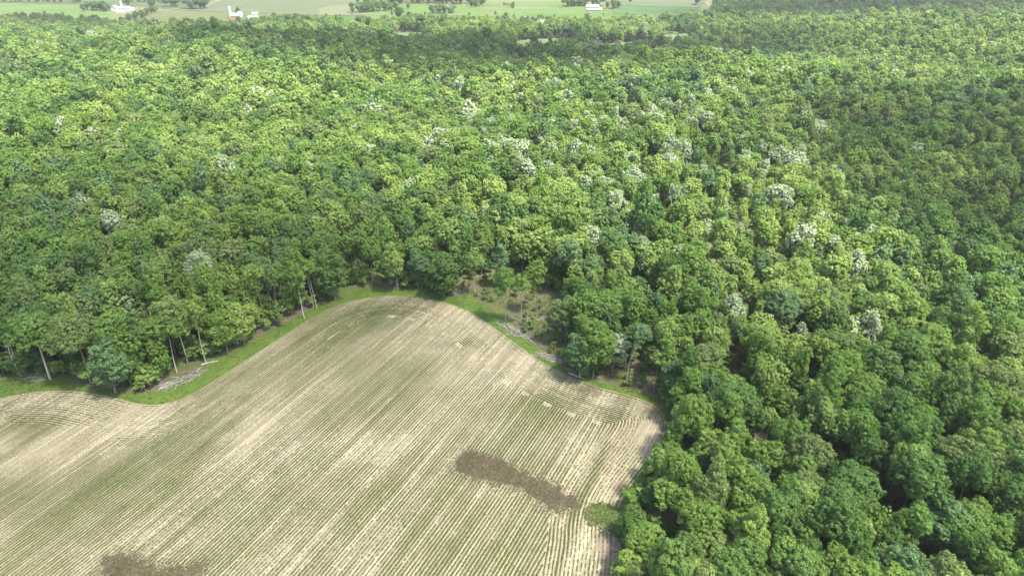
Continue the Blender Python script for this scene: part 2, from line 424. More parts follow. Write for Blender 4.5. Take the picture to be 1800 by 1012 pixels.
def drape(name, P, mat, dz, step=5.0, label=None):
    """polygon laid on the terrain"""
    bm = bmesh.new()
    f = bm.faces.new([bm.verts.new((p_[0], p_[1], 0)) for p_ in P])
    bmesh.ops.triangulate(bm, faces=[f])
    lo = P.min(0); hi = P.max(0)
    for ax in (0, 1):
        v_ = math.ceil(lo[ax]/step)*step
        while v_ < hi[ax]:
            co = [0, 0, 0]; co[ax] = v_; no = [0, 0, 0]; no[ax] = 1
            bmesh.ops.bisect_plane(bm, geom=bm.verts[:] + bm.edges[:] + bm.faces[:], dist=1e-4, plane_co=co, plane_no=no)
            v_ += step
    for v_ in bm.verts: v_.co.z = h(v_.co.x, v_.co.y) + dz
    bmesh.ops.recalc_face_normals(bm, faces=bm.faces[:])
    if sum(f_.normal.z for f_ in bm.faces) < 0: bmesh.ops.reverse_faces(bm, faces=bm.faces[:])
    me = bpy.data.meshes.new(name); bm.to_mesh(me); bm.free(); me.materials.append(MAT[mat])
    return link(name, me, kind='structure')
def strip(name, pts, width, mat, dz, step=6.):
    P = resample(chaikin(pts, 3), step); d = np.gradient(P, axis=0); d /= np.linalg.norm(d, axis=1)[:, None]
    nn = np.stack([-d[:, 1], d[:, 0]], 1); V = []; Fc = []; K = 4
    for i in range(len(P)):
        wv = width*(1 + .12*math.sin(i*.9) + .1*math.sin(i*.37))
        for k in range(K+1):
            q = P[i] + nn[i]*wv*(k/K - .5); V.append((q[0], q[1], h(*q) + dz))
    for i in range(len(P)-1):
        for k in range(K): a = i*(K+1) + k; Fc.append((a, a+1, a+K+2, a+K+1))
    return link(name, mesh_np(name, V, Fc, [mat]), kind='structure')

# ---- the crop field
edge_px = [(-330, 770), (-180, 735), (-70, 710), (0, 700), (60, 688), (130, 686), (190, 696), (250, 712), (292, 711), (335, 695), (400, 655), (480, 602), (550, 557),
           (610, 529), (690, 517), (765, 525), (832, 550), (890, 592), (940, 630), (1000, 662), (1060, 684), (1120, 698), (1158, 716), (1172, 742),
           (1166, 775), (1142, 812), (1112, 850), (1088, 885), (1078, 925), (1080, 965), (1076, 1012), (1070, 1100), (1060, 1250)]
EDGE = chaikin(pxpoly(edge_px), 3)
FIELD = np.vstack([EDGE, [[60, 10], [-330, 10], [-330, EDGE[0][1]]]])
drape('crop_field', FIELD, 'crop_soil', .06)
verge_px = [(-330, 735), (-180, 705), (-70, 682), (0, 668), (60, 664), (130, 668), (190, 690), (255, 690), (300, 680), (345, 657), (400, 626), (460, 590), (530, 553),
            (585, 522), (625, 505), (700, 506), (780, 518), (850, 530), (905, 572), (950, 612), (985, 645), (1020, 664), (1070, 676), (1125, 686), (1163, 704), (1179, 739),
            (1173, 777), (1149, 815), (1120, 854), (1098, 885), (1094, 925), (1097, 965), (1090, 1012), (1084, 1100), (1072, 1250)]
VEDGE = chaikin(pxpoly(verge_px), 3)
VERGE = np.vstack([VEDGE, EDGE[::-1]])
VALL = np.vstack([VEDGE, [[70, 0], [-345, 0], [-345, VEDGE[0][1]]]])
def ring_strip(name, A, B, mat, dz):
    n = 320; A = resample(A, np.linalg.norm(np.diff(A, axis=0), axis=1).sum()/n*.9999)[:n]; B = resample(B, np.linalg.norm(np.diff(B, axis=0), axis=1).sum()/n*.9999)[:n]
    # pair every A point with the nearest B point so that the strip does not shear
    V = []; Fc = []; K = 4; last = 0
    for i in range(len(A)):
        j = int(np.argmin(((B - A[i])**2).sum(1))); j = max(j, last); last = j
        for k in range(K+1):
            q = A[i]*(1-k/K) + B[j]*k/K; V.append((q[0], q[1], h(*q) + dz))
    for i in range(len(A)-1):
        for k in range(K): a = i*(K+1) + k; Fc.append((a, a+1, a+K+2, a+K+1))
    return link(name, mesh_np(name, V, Fc, [mat]), kind='structure')
ring_strip('grass_verge', VEDGE, EDGE, 'verge', .045)
CUT1 = chaikin(pxpoly([(785, 518), (810, 496), (850, 484), (905, 482), (955, 496), (985, 525), (1004, 560), (1006, 610), (985, 645), (940, 605), (895, 565), (850, 533)]), 2, True)
CUT2 = chaikin(pxpoly([(1055, 655), (1100, 635), (1150, 655), (1160, 695), (1120, 690), (1070, 678)]), 2, True)
CUT3 = chaikin(pxpoly([(275, 690), (300, 655), (350, 630), (370, 640), (340, 668), (300, 688)]), 2, True)
CUT4 = chaikin(pxpoly([(1110, 1012), (1105, 960), (1135, 940), (1180, 950), (1195, 1012), (1185, 1050), (1120, 1060)]), 2, True)
OPEN = [chaikin(pxpoly(pp), 2, True) for pp in ([(1222, 312), (1236, 304), (1262, 306), (1266, 322), (1250, 338), (1228, 334)], [(1270, 378), (1290, 368), (1312, 374), (1314, 392), (1294, 402), (1274, 396)], [(655, 335), (672, 326), (690, 332), (688, 350), (668, 354)], [(1430, 900), (1450, 880), (1490, 890), (1480, 925), (1440, 930)])]
for P in OPEN: drape('cleared_ground', P, 'dirt', .03)
for P in (CUT1, CUT2, CUT3, CUT4): drape('cleared_ground', P, 'cutover', .03)
TRACK = [at(*p_) for p_ in [(1096, 505), (1112, 525), (1128, 540), (1146, 556), (1175, 590), (1215, 640), (1270, 700), (1330, 760), (1400, 820), (1480, 868), (1520, 895), (1560, 940)]]
strip('dirt_track', TRACK, 3.0, 'dirt', .04)

# ---- far farmland
far_px = {
 'hay_meadow': [([(225, 52), (240, 36), (279, 19), (330, 19.5), (404, 24.5), (404, 60)], 'hay')],
 'pasture': [([(-60, 6), (60, 7), (160, 12), (195, 24), (190, 60), (-60, 60)], 'pasture'),
             ([(640, 8), (830, 8), (1000, 2), (1060, 10), (1075, 26), (1000, 45), (780, 50), (640, 50)], 'pasture'),
             ([(404, 26), (560, 29), (640, 29), (640, 60), (404, 60)], 'green_crop')],
 'crop_strip': [([(405, -4), (640, -4), (640, 8), (560, 14), (560, 27), (404, 23), (352, 18)], 'grey_crop'),
                ([(560, 15), (590, 10), (628, 9), (640, 13), (640, 26), (560, 27)], 'stubble'),
                ([(1062, 2), (1090, -6), (1236, -6), (1236, 10), (1232, 14), (1075, 9.5)], 'grey_crop'),
                ([(1075, 10), (1232, 14.5), (1226, 23), (1150, 26), (1077, 25.5)], 'green_crop'),
                ([(1077, 26), (1150, 26.5), (1226, 23.5), (1240, 30), (1190, 60), (1000, 60), (1000, 46)], 'pasture'),
                ([(845, 14), (960, 12.5), (975, 17), (850, 18.5)], 'stubble'),
                ([(-400, -25), (395, -25), (352, 17), (278, 13), (160, 9), (-60, 4), (-400, 2)], 'pasture_dull'),
                ([(405, -25), (1236, -25), (1236, -7), (1000, -5), (640, 7), (640, -5), (405, -5)], 'pasture_dull')],
 'marsh_meadow': [([(686, 76), (700, 58), (750, 58), (752, 80), (722, 88), (694, 86)], 'marsh'),
                  ([(874, 104), (908, 73), (960, 69), (1010, 67), (1016, 92), (985, 104), (930, 110)], 'marsh'),
                  ([(1010, 104), (1032, 78), (1090, 76), (1146, 74), (1150, 98), (1110, 110), (1050, 112)], 'marsh'),
                  ([(1148, 88), (1166, 62), (1208, 60), (1214, 84), (1184, 96)], 'marsh')],
}
MEADOWS = []
for nm, lst in far_px.items():
    for k, (pp, mt) in enumerate(lst):
        P = pxpoly(pp)
        drape(nm, P, mt, .35 + .06*k, 8. if nm == 'marsh_meadow' else 40.)
        if nm == 'marsh_meadow': MEADOWS.append(P)
for pp, wd in (([(1238, -14), (1240, 5), (1248, 14), (1240, 20), (1212, 25), (1150, 27), (1115, 24), (1078, 20), (1060, 19)], 9),
               ([(545, 27), (640, 27.5), (720, 26), (800, 27), (860, 29), (930, 31), (1010, 34)], 9),
               ([(278, 14), (330, 19), (400, 22), (480, 25), (548, 27)], 6), ([(343, 19), (358, 15), (380, 5), (398, -4)], 6)):
    strip('farm_road', [at(*q) for q in pp], wd, 'road', .9, 20.)

# ------------------------------------------------------------------ woods: where the trees stand
far_edge = [(-300, 42), (0, 40), (60, 37), (150, 44), (210, 50), (235, 49), (290, 53), (360, 49), (400, 52), (470, 48), (500, 41), (530, 41), (560, 44), (650, 45), (700, 42),
            (800, 42), (900, 44), (1000, 46), (1100, 43), (1200, 41), (1240, 33), (1254, 20), (1260, 5), (1268, -15), (1300, -28), (2250, -28)]
far_edge = [(a, b + 6 if b > 30 else b) for a, b in far_edge]
W1 = np.vstack([pxpoly(far_edge), [[700, -60], [-420, -60]]])
trees = []
S0 = 6.7
def candidates():
    out = []
    y = 20.0
    while y < 2300:
        s = S0*(.79 + .21*float(sstep(220, 550, y)) + .22*float(sstep(700, 1500, y)))
        half = .80*y*1.12 + 90
        xs = np.arange(-half, half, s); n = len(xs)
        out.append(np.stack([xs + rng.uniform(-.42, .42, n)*s, y + rng.uniform(-.42, .42, n)*s, np.full(n, s)], 1))
        y += s*.9
    return np.vstack(out)
Cd = candidates()
ok = inpoly(W1, Cd[:, 0], Cd[:, 1]) & ~inpoly(VALL, Cd[:, 0], Cd[:, 1])
for P in MEADOWS: ok &= ~inpoly(P, Cd[:, 0], Cd[:, 1])
Cd = Cd[ok]
dv = polydist(VEDGE[::3], Cd[:, 0], Cd[:, 1])
Cd = Cd[dv > 2.2]; dv = dv[dv > 2.2]
cut = np.zeros(len(Cd), bool)
for P in (CUT1, CUT2, CUT3, CUT4, *OPEN): cut |= inpoly(P, Cd[:, 0], Cd[:, 1])
dt = polydist(np.array(TRACK), Cd[:, 0], Cd[:, 1])
q1, q2 = at(1128, 542), at(1515, 890)
open_track = (np.hypot(Cd[:, 0]-q1[0], Cd[:, 1]-q1[1]) < 22) | (np.hypot(Cd[:, 0]-q2[0], Cd[:, 1]-q2[1]) < 12)
keep = ~cut & (dt > np.where(open_track, 3.4, 1.6))
# thin places inside the wood
thin = vnoise(Cd[:, 0], Cd[:, 1], 38, 3)
keep &= ~((thin > .80) & (rng.random(len(Cd)) < .45))
zx, zy, _ = proj(Cd[:, 0], Cd[:, 1], H(Cd[:, 0], Cd[:, 1]) + 8)
keep &= rng.random(len(Cd)) > .42*np.exp(-((zx - 1290)/150)**2 - ((zy - 370)/120)**2)
Cd = Cd[keep]; dv = dv[keep]
PX, PY, DEP = proj(Cd[:, 0], Cd[:, 1], H(Cd[:, 0], Cd[:, 1]) + 12)

# explicit trees along the field edge: base pixel, top pixel, shape, colour, label
EDGE_TREES = [
 ((1101, 668), (1127, 573), 'lean', 'blue', 'bark_pale', 'tall pale-trunked tree with a bare leaning stem at the grassy field corner'),
 ((330, 637), (330, 528), 'fork', 'olive', 'bark_pale', 'flat-topped olive tree with a pale forked trunk beside the brushwood'),
 ((362, 637), (357, 520), 'thin', 'mid', 'bark_pale', 'slim tree with a long straight pale trunk above white log'),
 ((311, 655), (290, 547), 'tall', 'mid', 'bark_pale', 'tree with bare curved trunk standing over the largest heap of grey branches'),
 ((260, 667), (250, 560), 'tall', 'dark', 'bark', 'dark-leaved tree with twin dark stems beside the heap of branches'),
 ((232, 676), (220, 560), 'full', 'mid', 'bark', 'broad full-crowned tree bulging towards the bend of the grass verge'),
 ((203, 690), (190, 590), 'full', 'blue', 'bark', 'low-branched blue-green tree whose leaves reach the grass at the field bend'),
 ((160, 672), (165, 560), 'broad', 'olive', 'bark', 'large round olive-green tree behind the low-branched blue-green one'),
 ((89, 667), (62, 555), 'broad', 'mid', 'bark_pale', 'round tree on a short pale trunk beside a heap of twigs'),
 ((36, 655), (20, 545), 'thin', 'dark', 'bark_pale', 'narrow dark tree with a pale stem near the bare dead tree'),
 ((400, 618), (395, 545), 'full', 'mid', 'bark', 'short bushy tree on the verge between slim trunks and brown brushwood'),
 ((430, 605), (430, 535), 'full', 'yellow', 'bark', 'short bushy yellow-green tree next to brown brushwood on the verge'),
 ((467, 574), (461, 455), 'thin', 'mid', 'bark', 'slender tall tree in the open row of bare trunks along the verge'),
 ((490, 571), (488, 460), 'thin', 'dark', 'bark', 'slender dark tree in the open row of bare trunks along the verge'),
 ((535, 559), (525, 467), 'tall', 'mid', 'bark_pale', 'tall tree with light trunk nearest the verge by the rounded field end'),
 ((557, 542), (560, 452), 'thin', 'dark', 'bark_pale', 'pale-stemmed dark slim tree paired with another by the rounded field end'),
 ((551, 541), (545, 445), 'thin', 'mid', 'bark_pale', 'pale-stemmed mid-green slim tree paired with another by the rounded field end'),
 ((590, 528), (595, 440), 'full', 'dark', 'bark', 'dense dark tree standing where the grass verge turns round the field end'),
 ((655, 500), (655, 420), 'tall', 'mid', 'bark', 'tall tree above the brown bare patch at the top of the field'),
 ((700, 510), (700, 428), 'oval', 'yellow', 'bark', 'light green oval tree right at the verge on the top of the field'),
 ((742, 508), (740, 440), 'oval', 'blue', 'bark', 'bluish oval tree at the verge on the top of the field'),
 ((780, 522), (780, 442), 'full', 'dark', 'bark', 'dense dark green tree standing forward of the wood at the field top'),
 ((835, 515), (840, 440), 'tall', 'yellow', 'bark_pale', 'light green airy tree at the start of the cleared ground'),
 ((874, 505), (880, 418), 'conic', 'blue', 'bark', 'dark pointed conifer rising over the cleared ground'),
 ((889, 562), (886, 467), 'tall', 'mid', 'bark_pale', 'tree with long bare pale trunk alone in the cleared ground'),
 ((915, 567), (918, 478), 'thin', 'mid', 'bark_pale', 'very slim tree beside the lone bare-trunked one in cleared ground'),
 ((943, 548), (940, 460), 'tall', 'mid', 'bark', 'mid-green tree behind the cleared ground with a brown trunk'),
 ((994, 603), (998, 528), 'broad', 'olive', 'bark', 'spreading rounded olive tree on dark trunk at the edge of cleared ground'),
 ((1019, 660), (1010, 578), 'full', 'blue', 'bark_pale', 'dense blue-green tree in the clump jutting towards the field'),
 ((1043, 664), (1040, 562), 'full', 'mid', 'bark', 'tallest leafy green tree in the clump jutting towards the field'),
 ((1076, 655), (1074, 585), 'oval', 'pale', 'bark', 'pale silvery tree behind the clump jutting towards the field'),
 ((1060, 600), (1068, 520), 'broad', 'mid', 'bark', 'broad green tree between the clearing and the dirt track'),
 ((1046, 545), (1060, 468), 'thin', 'mid', 'bark_pale', 'slim leaning-stemmed tree up the slope near the dirt track'),
 ((1149, 686), (1165, 612), 'thin', 'yellow', 'bark', 'thin bright yellow-green tree beyond the leaning pale trunk'),
 ((1182, 700), (1180, 632), 'full', 'blue', 'bark', 'dark bluish bushy tree overhanging the rounded field corner'),
 ((1200, 745), (1195, 655), 'full', 'mid', 'bark', 'large leafy tree overhanging the shaded field corner'),
 ((1198, 790), (1192, 712), 'full', 'olive', 'bark', 'olive bushy tree leaning over the dark soil at the field corner'),
 ((1178, 822), (1172, 750), 'oval', 'mid', 'bark', 'upright leafy tree pressed against the crop edge below the field corner'),
 ((1112, 948), (1105, 893), 'full', 'dark', 'bark', 'low dark bushy tree beside the bare earth strip'),
 ((1100, 1030), (1098, 975), 'full', 'yellow', 'bark', 'low yellow-green bushy tree at the lower end of the bare earth strip'),
 ((1158, 850), (1150, 785), 'full', 'dark', 'bark', 'dark green tree jutting out beside the straight crop edge'),
 ((1135, 905), (1125, 850), 'oval', 'dark', 'bark', 'dark tree overhanging the low weeds at the crop edge'),
 ((1165, 930), (1170, 845), 'tall', 'mid', 'bark', 'mid-green tree behind the fallen bleached branch'),
 ((1130, 1000), (1128, 925), 'full', 'mid', 'bark', 'bright leafy tree with foliage down to the bare earth strip'),
 ((1162, 512), (1160, 462), 'oval', 'pale', 'bark', 'rounded silvery tree standing beside the dirt track'),
]
taken = []
for (bx, by), (tx, ty), shp, leaf, bark, lab in EDGE_TREES:
    q = at(bx, by); z0 = h(*q); dist_h = q[1]
    # height: the point straight above the base that shows at row ty
    b = (506 - ty)/F_PX; dz_ = (-SP + b*CP)/(CP + b*SP)
    hgt = CAM[2] + dz_*dist_h - z0
    S = SHAPES[shp]; H0 = S['cz'] + S['rz']*.97
    hgt = min(max(hgt, 6), 26)
    sc_ = (hgt/H0)
    sxy = sc_**.5*1.02 if shp in ('tall', 'thin', 'fork', 'lean') else sc_**.75
    sd_ = random.randrange(SHAPE_SEEDS[shp])
    rz_ = 0. if shp in ('lean', 'fork') else random.uniform(0, 6.28)
    add_tree(q[0], q[1], shp, sd_, leaf, sxy, sc_/sxy, rz_, lab, 'trees along the field edge', bark)
    taken.append((q[0], q[1], 2.6 if shp in ('thin', 'tall', 'lean') else 3.6))
tk = np.array(taken)
free = np.ones(len(Cd), bool)
for x, y, r_ in taken: free &= np.hypot(Cd[:, 0]-x, Cd[:, 1]-y) > r_
Cd = Cd[free]; dv = dv[free]; PX = PX[free]; PY = PY[free]; DEP = DEP[free]
n = len(Cd)
# kind of every tree: patches of species, plus sun and cloud shade put into the leaf mix; silvery trees mostly on the sunny slope, yellow-green beside them
LEAVES = ['mid', 'dark', 'yellow', 'olive', 'blue', 'pale', 'grey']
def zone(px, py, cx, cy, rx, ry): return np.exp(-(((px-cx)/rx)**2 + ((py-cy)/ry)**2))
pn = vnoise(Cd[:, 0], Cd[:, 1], 55, 11); pn2 = vnoise(Cd[:, 0], Cd[:, 1], 80, 21)
wts = np.stack([np.full(n, .40) + .3*(pn > .5), .16 + .35*(pn < .35), .14 + .35*(pn2 > .62), .13 + 0*pn, .09 + .12*(pn2 < .3), .012 + 0*pn, .0 + 0*pn], 1)
sil = zone(PX, PY, 1230, 330, 200, 150) + .55*zone(PX, PY, 900, 230, 260, 70) + .35*zone(PX, PY, 1500, 500, 160, 120) + .3*zone(PX, PY, 400, 260, 120, 60)
wts[:, 5] += .42*np.clip(sil, 0, 1)
wts[:, 2] += 1.5*zone(PX, PY, 1310, 400, 170, 150) + .5*zone(PX, PY, 1000, 45, 260, 18) + .5*zone(PX, PY, 1650, 90, 260, 40) + .35*zone(PX, PY, 450, 250, 300, 120)  # first zone is real yellow-green growth; the others put sunlight into leaf colour
wts[:, 1] += .5*zone(PX, PY, 850, 110, 350, 45) + .4*zone(PX, PY, 250, 470, 300, 80) + .4*zone(PX, PY, 1650, 350, 160, 150)  # darker leaves where the clouds shade the wood: shade put into leaf colour
wts[:, 6] += 1.5*zone(PX, PY, 1120, 84, 60, 10)
wts /= wts.sum(1)[:, None]
leaf_i = (wts.cumsum(1) > rng.random((n, 1))).argmax(1)
shp_p = rng.random(n)
airy = vnoise(Cd[:, 0], Cd[:, 1], 45, 31)
shape_n = np.where(shp_p < .46, 'broad', np.where(shp_p < .76, 'oval', np.where(shp_p < .88, 'full', 'tall')))
near_edge = (dv < 9)
shape_n = np.where(near_edge & (rng.random(n) < .45), 'tall', shape_n)
small = (rng.random(n) < .16 + .35*zone(PX, PY, 1310, 390, 150, 130))
shape_n = np.where(rng.random(n) < .4*zone(PX, PY, 1290, 370, 170, 140), 'tall', shape_n)
scale_n = rng.normal(1.0, .23, n).clip(.5, 1.55)*np.where(small, .72, 1)
scale_n *= (.71 + .27*sstep(220, 600, Cd[:, 1]))*(1 + .22*(vnoise(Cd[:, 0], Cd[:, 1], 60, 5) - .5))
scale_n *= np.where(Cd[:, 2] > 7.6, .95, 1)
zs_n = (rng.normal(1.14, .13, n)*scale_n**-.42).clip(.75, 1.7)
rot_n = rng.uniform(0, 6.28, n)
seed_n = rng.integers(0, 100, n)
inside = (PX > -20) & (PX < 1820) & (PY > -10) & (PY < 1060)
appar = np.where(inside, scale_n/DEP, 0)
order = np.argsort(-appar)
single = np.zeros(n, bool); single[order[:190]] = True
DESC = {'mid': 'mid-green', 'dark': 'dark-green', 'yellow': 'yellow-green', 'olive': 'olive-green', 'blue': 'bluish-green', 'pale': 'silvery', 'grey': 'grey'}
LANDM = [(at(*q_), t_) for q_, t_ in (((1110, 990), 'by the bare earth strip'), ((1120, 860), 'by the crop-edge weeds'), ((1175, 740), 'by the rounded field corner'), ((1515, 890), 'around the lower dirt track'),
   ((1350, 780), 'along the middle dirt track'), ((1110, 660), 'by the leaning pale trunk'), ((1135, 550), 'by the top of the dirt track'), ((930, 570), 'around the cleared ground'), ((700, 500), 'above the field top'), ((470, 580), 'along the straight field edge'), ((230, 680), 'by the field bend'), ((30, 660), 'by the bare dead tree'), ((1650, 700), 'on the slope beyond the dirt track'), ((1700, 980), 'below the dirt track end'))]
SDES = {'broad': 'round-headed', 'oval': 'upright', 'full': 'bushy', 'tall': 'high-crowned'}
for i in np.nonzero(single)[0]:
    x, y = Cd[i, :2]; lf = LEAVES[leaf_i[i]]; sh = str(shape_n[i])
    k_ = int(np.argmin([math.hypot(x-a[0], y-a[1]) for a, _ in LANDM])); lm = LANDM[k_][1]
    where = ('at the wood edge ' if dv[i] < 9 else ('inside the wood ' if dv[i] < 32 else 'deep in the wood ')) + lm
    size = 'small ' if scale_n[i] < .76 else ('large ' if scale_n[i] > 1.18 else '')
    if lf == 'grey': lf = 'olive'
    add_tree(x, y, sh, int(seed_n[i]) % SHAPE_SEEDS[sh], lf, float(scale_n[i]), float(zs_n[i]), float(rot_n[i]),
             f'{size}{DESC[lf]} {SDES[sh]} tree {where}', f'{size}{DESC[lf]} {SDES[sh]} trees, {where}'[:90], 'bark_pale' if rng.random() < .35 else 'bark')

# ---- the rest of the wood: one mass of instanced trees
def proto_collection(name, items):
    c_ = bpy.data.collections.new(name)
    for k, (nm, me) in enumerate(items):
        c_.objects.link(bpy.data.objects.new(f'{nm}_{k:03d}', me))
    return c_
def instance_object(name, pts, kidx, scales, rots, coll, **props):
    me = bpy.data.meshes.new(name); me.vertices.add(len(pts)); me.vertices.foreach_set('co', np.asarray(pts, np.float32).ravel())
    a = me.attributes.new('kind_index', 'INT', 'POINT'); a.data.foreach_set('value', np.asarray(kidx, np.int32))
    a = me.attributes.new('size', 'FLOAT_VECTOR', 'POINT'); a.data.foreach_set('vector', np.asarray(scales, np.float32).ravel())
    a = me.attributes.new('turn', 'FLOAT_VECTOR', 'POINT'); a.data.foreach_set('vector', np.asarray(rots, np.float32).ravel())
    me.update()
    ob = link(name, me, **props)
    ng = bpy.data.node_groups.new(name, 'GeometryNodeTree')
    ng.interface.new_socket('Geometry', in_out='INPUT', socket_type='NodeSocketGeometry')
    ng.interface.new_socket('Geometry', in_out='OUTPUT', socket_type='NodeSocketGeometry')
    gi = ng.nodes.new('NodeGroupInput'); go = ng.nodes.new('NodeGroupOutput')
    ip = ng.nodes.new('GeometryNodeInstanceOnPoints'); ci = ng.nodes.new('GeometryNodeCollectionInfo')
    ci.inputs['Collection'].default_value = coll; ci.inputs['Separate Children'].default_value = True; ci.inputs['Reset Children'].default_value = True
    def attr(nm, ty):
        q = ng.nodes.new('GeometryNodeInputNamedAttribute'); q.data_type = ty; q.inputs['Name'].default_value = nm; return q.outputs['Attribute']
    L = ng.links
    L.new(gi.outputs[0], ip.inputs['Points']); L.new(ci.outputs[0], ip.inputs['Instance'])
    ip.inputs['Pick Instance'].default_value = True
    L.new(attr('kind_index', 'INT'), ip.inputs['Instance Index'])
    e2r = ng.nodes.new('FunctionNodeEulerToRotation'); L.new(attr('turn', 'FLOAT_VECTOR'), e2r.inputs[0]); L.new(e2r.outputs[0], ip.inputs['Rotation'])
    L.new(attr('size', 'FLOAT_VECTOR'), ip.inputs['Scale'])
    L.new(ip.outputs[0], go.inputs[0])
    md = ob.modifiers.new('scatter', 'NODES'); md.node_group = ng
    return ob
FAR = []; FIDX = {}
def far_variants(tag, card, mult):
    for lf in LEAVES:
        for shp, ks in (('broad', 4), ('oval', 3), ('full', 2), ('tall', 2)):
            for k in range(ks):
                key = (tag, shp, k)
                if key not in RAWF: RAWF[key] = tree_mesh(shp, 300 + 17*k + len(shp), card, mult)
                cr, tkk = RAWF[key]
                V2 = np.vstack([cr[0], tkk[0]]); F2 = np.vstack([cr[1], tkk[1] + len(cr[0])])
                me = mesh_np('woodland_tree', V2, F2, ['leaf_' + lf, 'bark'], np.r_[cr[2], np.zeros(len(tkk[0]))], np.r_[np.zeros(len(cr[1])), np.ones(len(tkk[1]))])
                FIDX.setdefault((tag, lf, shp), []).append(len(FAR)); FAR.append(('woodland_tree', me))
RAWF = {}
far_variants('a', .38, .95); far_variants('b', .75, .9)
rest = np.nonzero(~single)[0]
kid = np.array([(lambda L: L[seed_n[i] % len(L)])(FIDX['a' if Cd[i, 1] < 480 else 'b', LEAVES[leaf_i[i]], str(shape_n[i])]) for i in rest])
pts = np.stack([Cd[rest, 0], Cd[rest, 1], H(Cd[rest, 0], Cd[rest, 1])], 1)
scl = np.stack([scale_n[rest], scale_n[rest], scale_n[rest]*zs_n[rest]], 1)
rts = np.stack([rng.normal(0, .05, len(rest)), rng.normal(0, .05, len(rest)), rot_n[rest]], 1)
instance_object('woodland', pts, kid, scl, rts, proto_collection('woodland_kinds', FAR), kind='stuff', label='dense green broadleaf wood stretching over the hills behind the field', category='wood')
print('trees', n, 'instanced', len(rest))
# undergrowth: saplings and shrubs on the floor of the near wood
nu = 21000
ux = rng.uniform(-330, 380, nu); uy = rng.uniform(60, 480, nu)
okk = inpoly(W1, ux, uy) & ~inpoly(VALL, ux, uy) & (polydist(VEDGE[::3], ux, uy) > 1.0) & (np.abs(ux) < .8*uy + 60) & (polydist(np.array(TRACK), ux, uy) > 2.2)
inc = inpoly(CUT1, ux, uy) | inpoly(CUT2, ux, uy) | inpoly(CUT4, ux, uy)
okk &= ~inc | (rng.random(nu) < .8)
okk &= ~inpoly(CUT3, ux, uy)
inc = inc[okk]; ux = ux[okk]; uy = uy[okk]
er = resample(VEDGE, .9); de = np.gradient(er, axis=0); de /= np.linalg.norm(de, axis=1)[:, None]
eo = er + np.stack([-de[:, 1], de[:, 0]], 1)*rng.uniform(.6, 6.5, (len(er), 1)) + rng.normal(0, .4, er.shape)
kk = (rng.random(len(eo)) < .35 + .6*(vnoise(eo[:, 0], eo[:, 1], 9, 77) > .45)) & ~inpoly(VALL, eo[:, 0], eo[:, 1]) & ~inpoly(CUT1, eo[:, 0], eo[:, 1]) & ~inpoly(CUT3, eo[:, 0], eo[:, 1]) & ~inpoly(CUT2, eo[:, 0], eo[:, 1]) & (np.hypot(eo[:, 0]-at(1101, 672)[0], eo[:, 1]-at(1101, 672)[1]) > 5.5) & (np.hypot(eo[:, 0]-at(330, 650)[0], eo[:, 1]-at(330, 650)[1]) > 6.5) & (np.abs(eo[:, 0]) < .8*eo[:, 1] + 60)
ux = np.r_[ux, eo[kk, 0]]; uy = np.r_[uy, eo[kk, 1]]; inc = np.r_[inc, np.zeros(kk.sum(), bool)]
UND = []
for lf in ('mid', 'yellow', 'dark', 'olive'):
    for k in range(3):
        cr, tkk = tree_mesh('sapling', 70 + k, .24, 1.0)
        V2 = np.vstack([cr[0], tkk[0]]); F2 = np.vstack([cr[1], tkk[1] + len(cr[0])])
        UND.append(('undergrowth_shrub', mesh_np('undergrowth_shrub', V2, F2, ['leaf_' + lf, 'bark'], np.r_[cr[2], np.zeros(len(tkk[0]))], np.r_[np.zeros(len(cr[1])), np.ones(len(tkk[1]))])))
us = rng.uniform(.4, 1.05, len(ux))*np.where(inc, .55, 1)
instance_object('undergrowth', np.stack([ux, uy, H(ux, uy)], 1), rng.integers(0, len(UND), len(ux)), np.stack([us*1.15, us*1.15, us*.9], 1),
                np.stack([0*ux, 0*ux, rng.uniform(0, 6.28, len(ux))], 1), proto_collection('undergrowth_kinds', UND), kind='stuff', label='green saplings and shrubs covering the woodland floor', category='undergrowth')

# ------------------------------------------------------------------ crop rows
ROW = .84
EDGEr = resample(EDGE, 1.0)
row_pts = []; row_dir = []; row_head = []
def add_row(P, head, step=.22):
    Q = resample(P, step); d = np.gradient(Q, axis=0); d /= np.linalg.norm(d, axis=1)[:, None] + 1e-9
    row_pts.append(Q); row_dir.append(d); row_head.append(np.full(len(Q), float(len(row_pts))))
dE = np.gradient(EDGEr, axis=0); dE /= np.linalg.norm(dE, axis=1)[:, None]
nE = np.stack([dE[:, 1], -dE[:, 0]], 1)          # to the field side
HEAD = 17
for k in range(HEAD):
    off = .7 + k*ROW
    Q = EDGEr + nE*off
    good = (polydist(EDGEr, Q[:, 0], Q[:, 1]) > off - .12) & inpoly(FIELD, Q[:, 0], Q[:, 1])
    run = []
    for i in range(len(Q)):
        if good[i]: run.append(Q[i])
        if (not good[i] or i == len(Q)-1) and run:
            if len(run) > 4: add_row(np.array(run), 1.)
            run = []
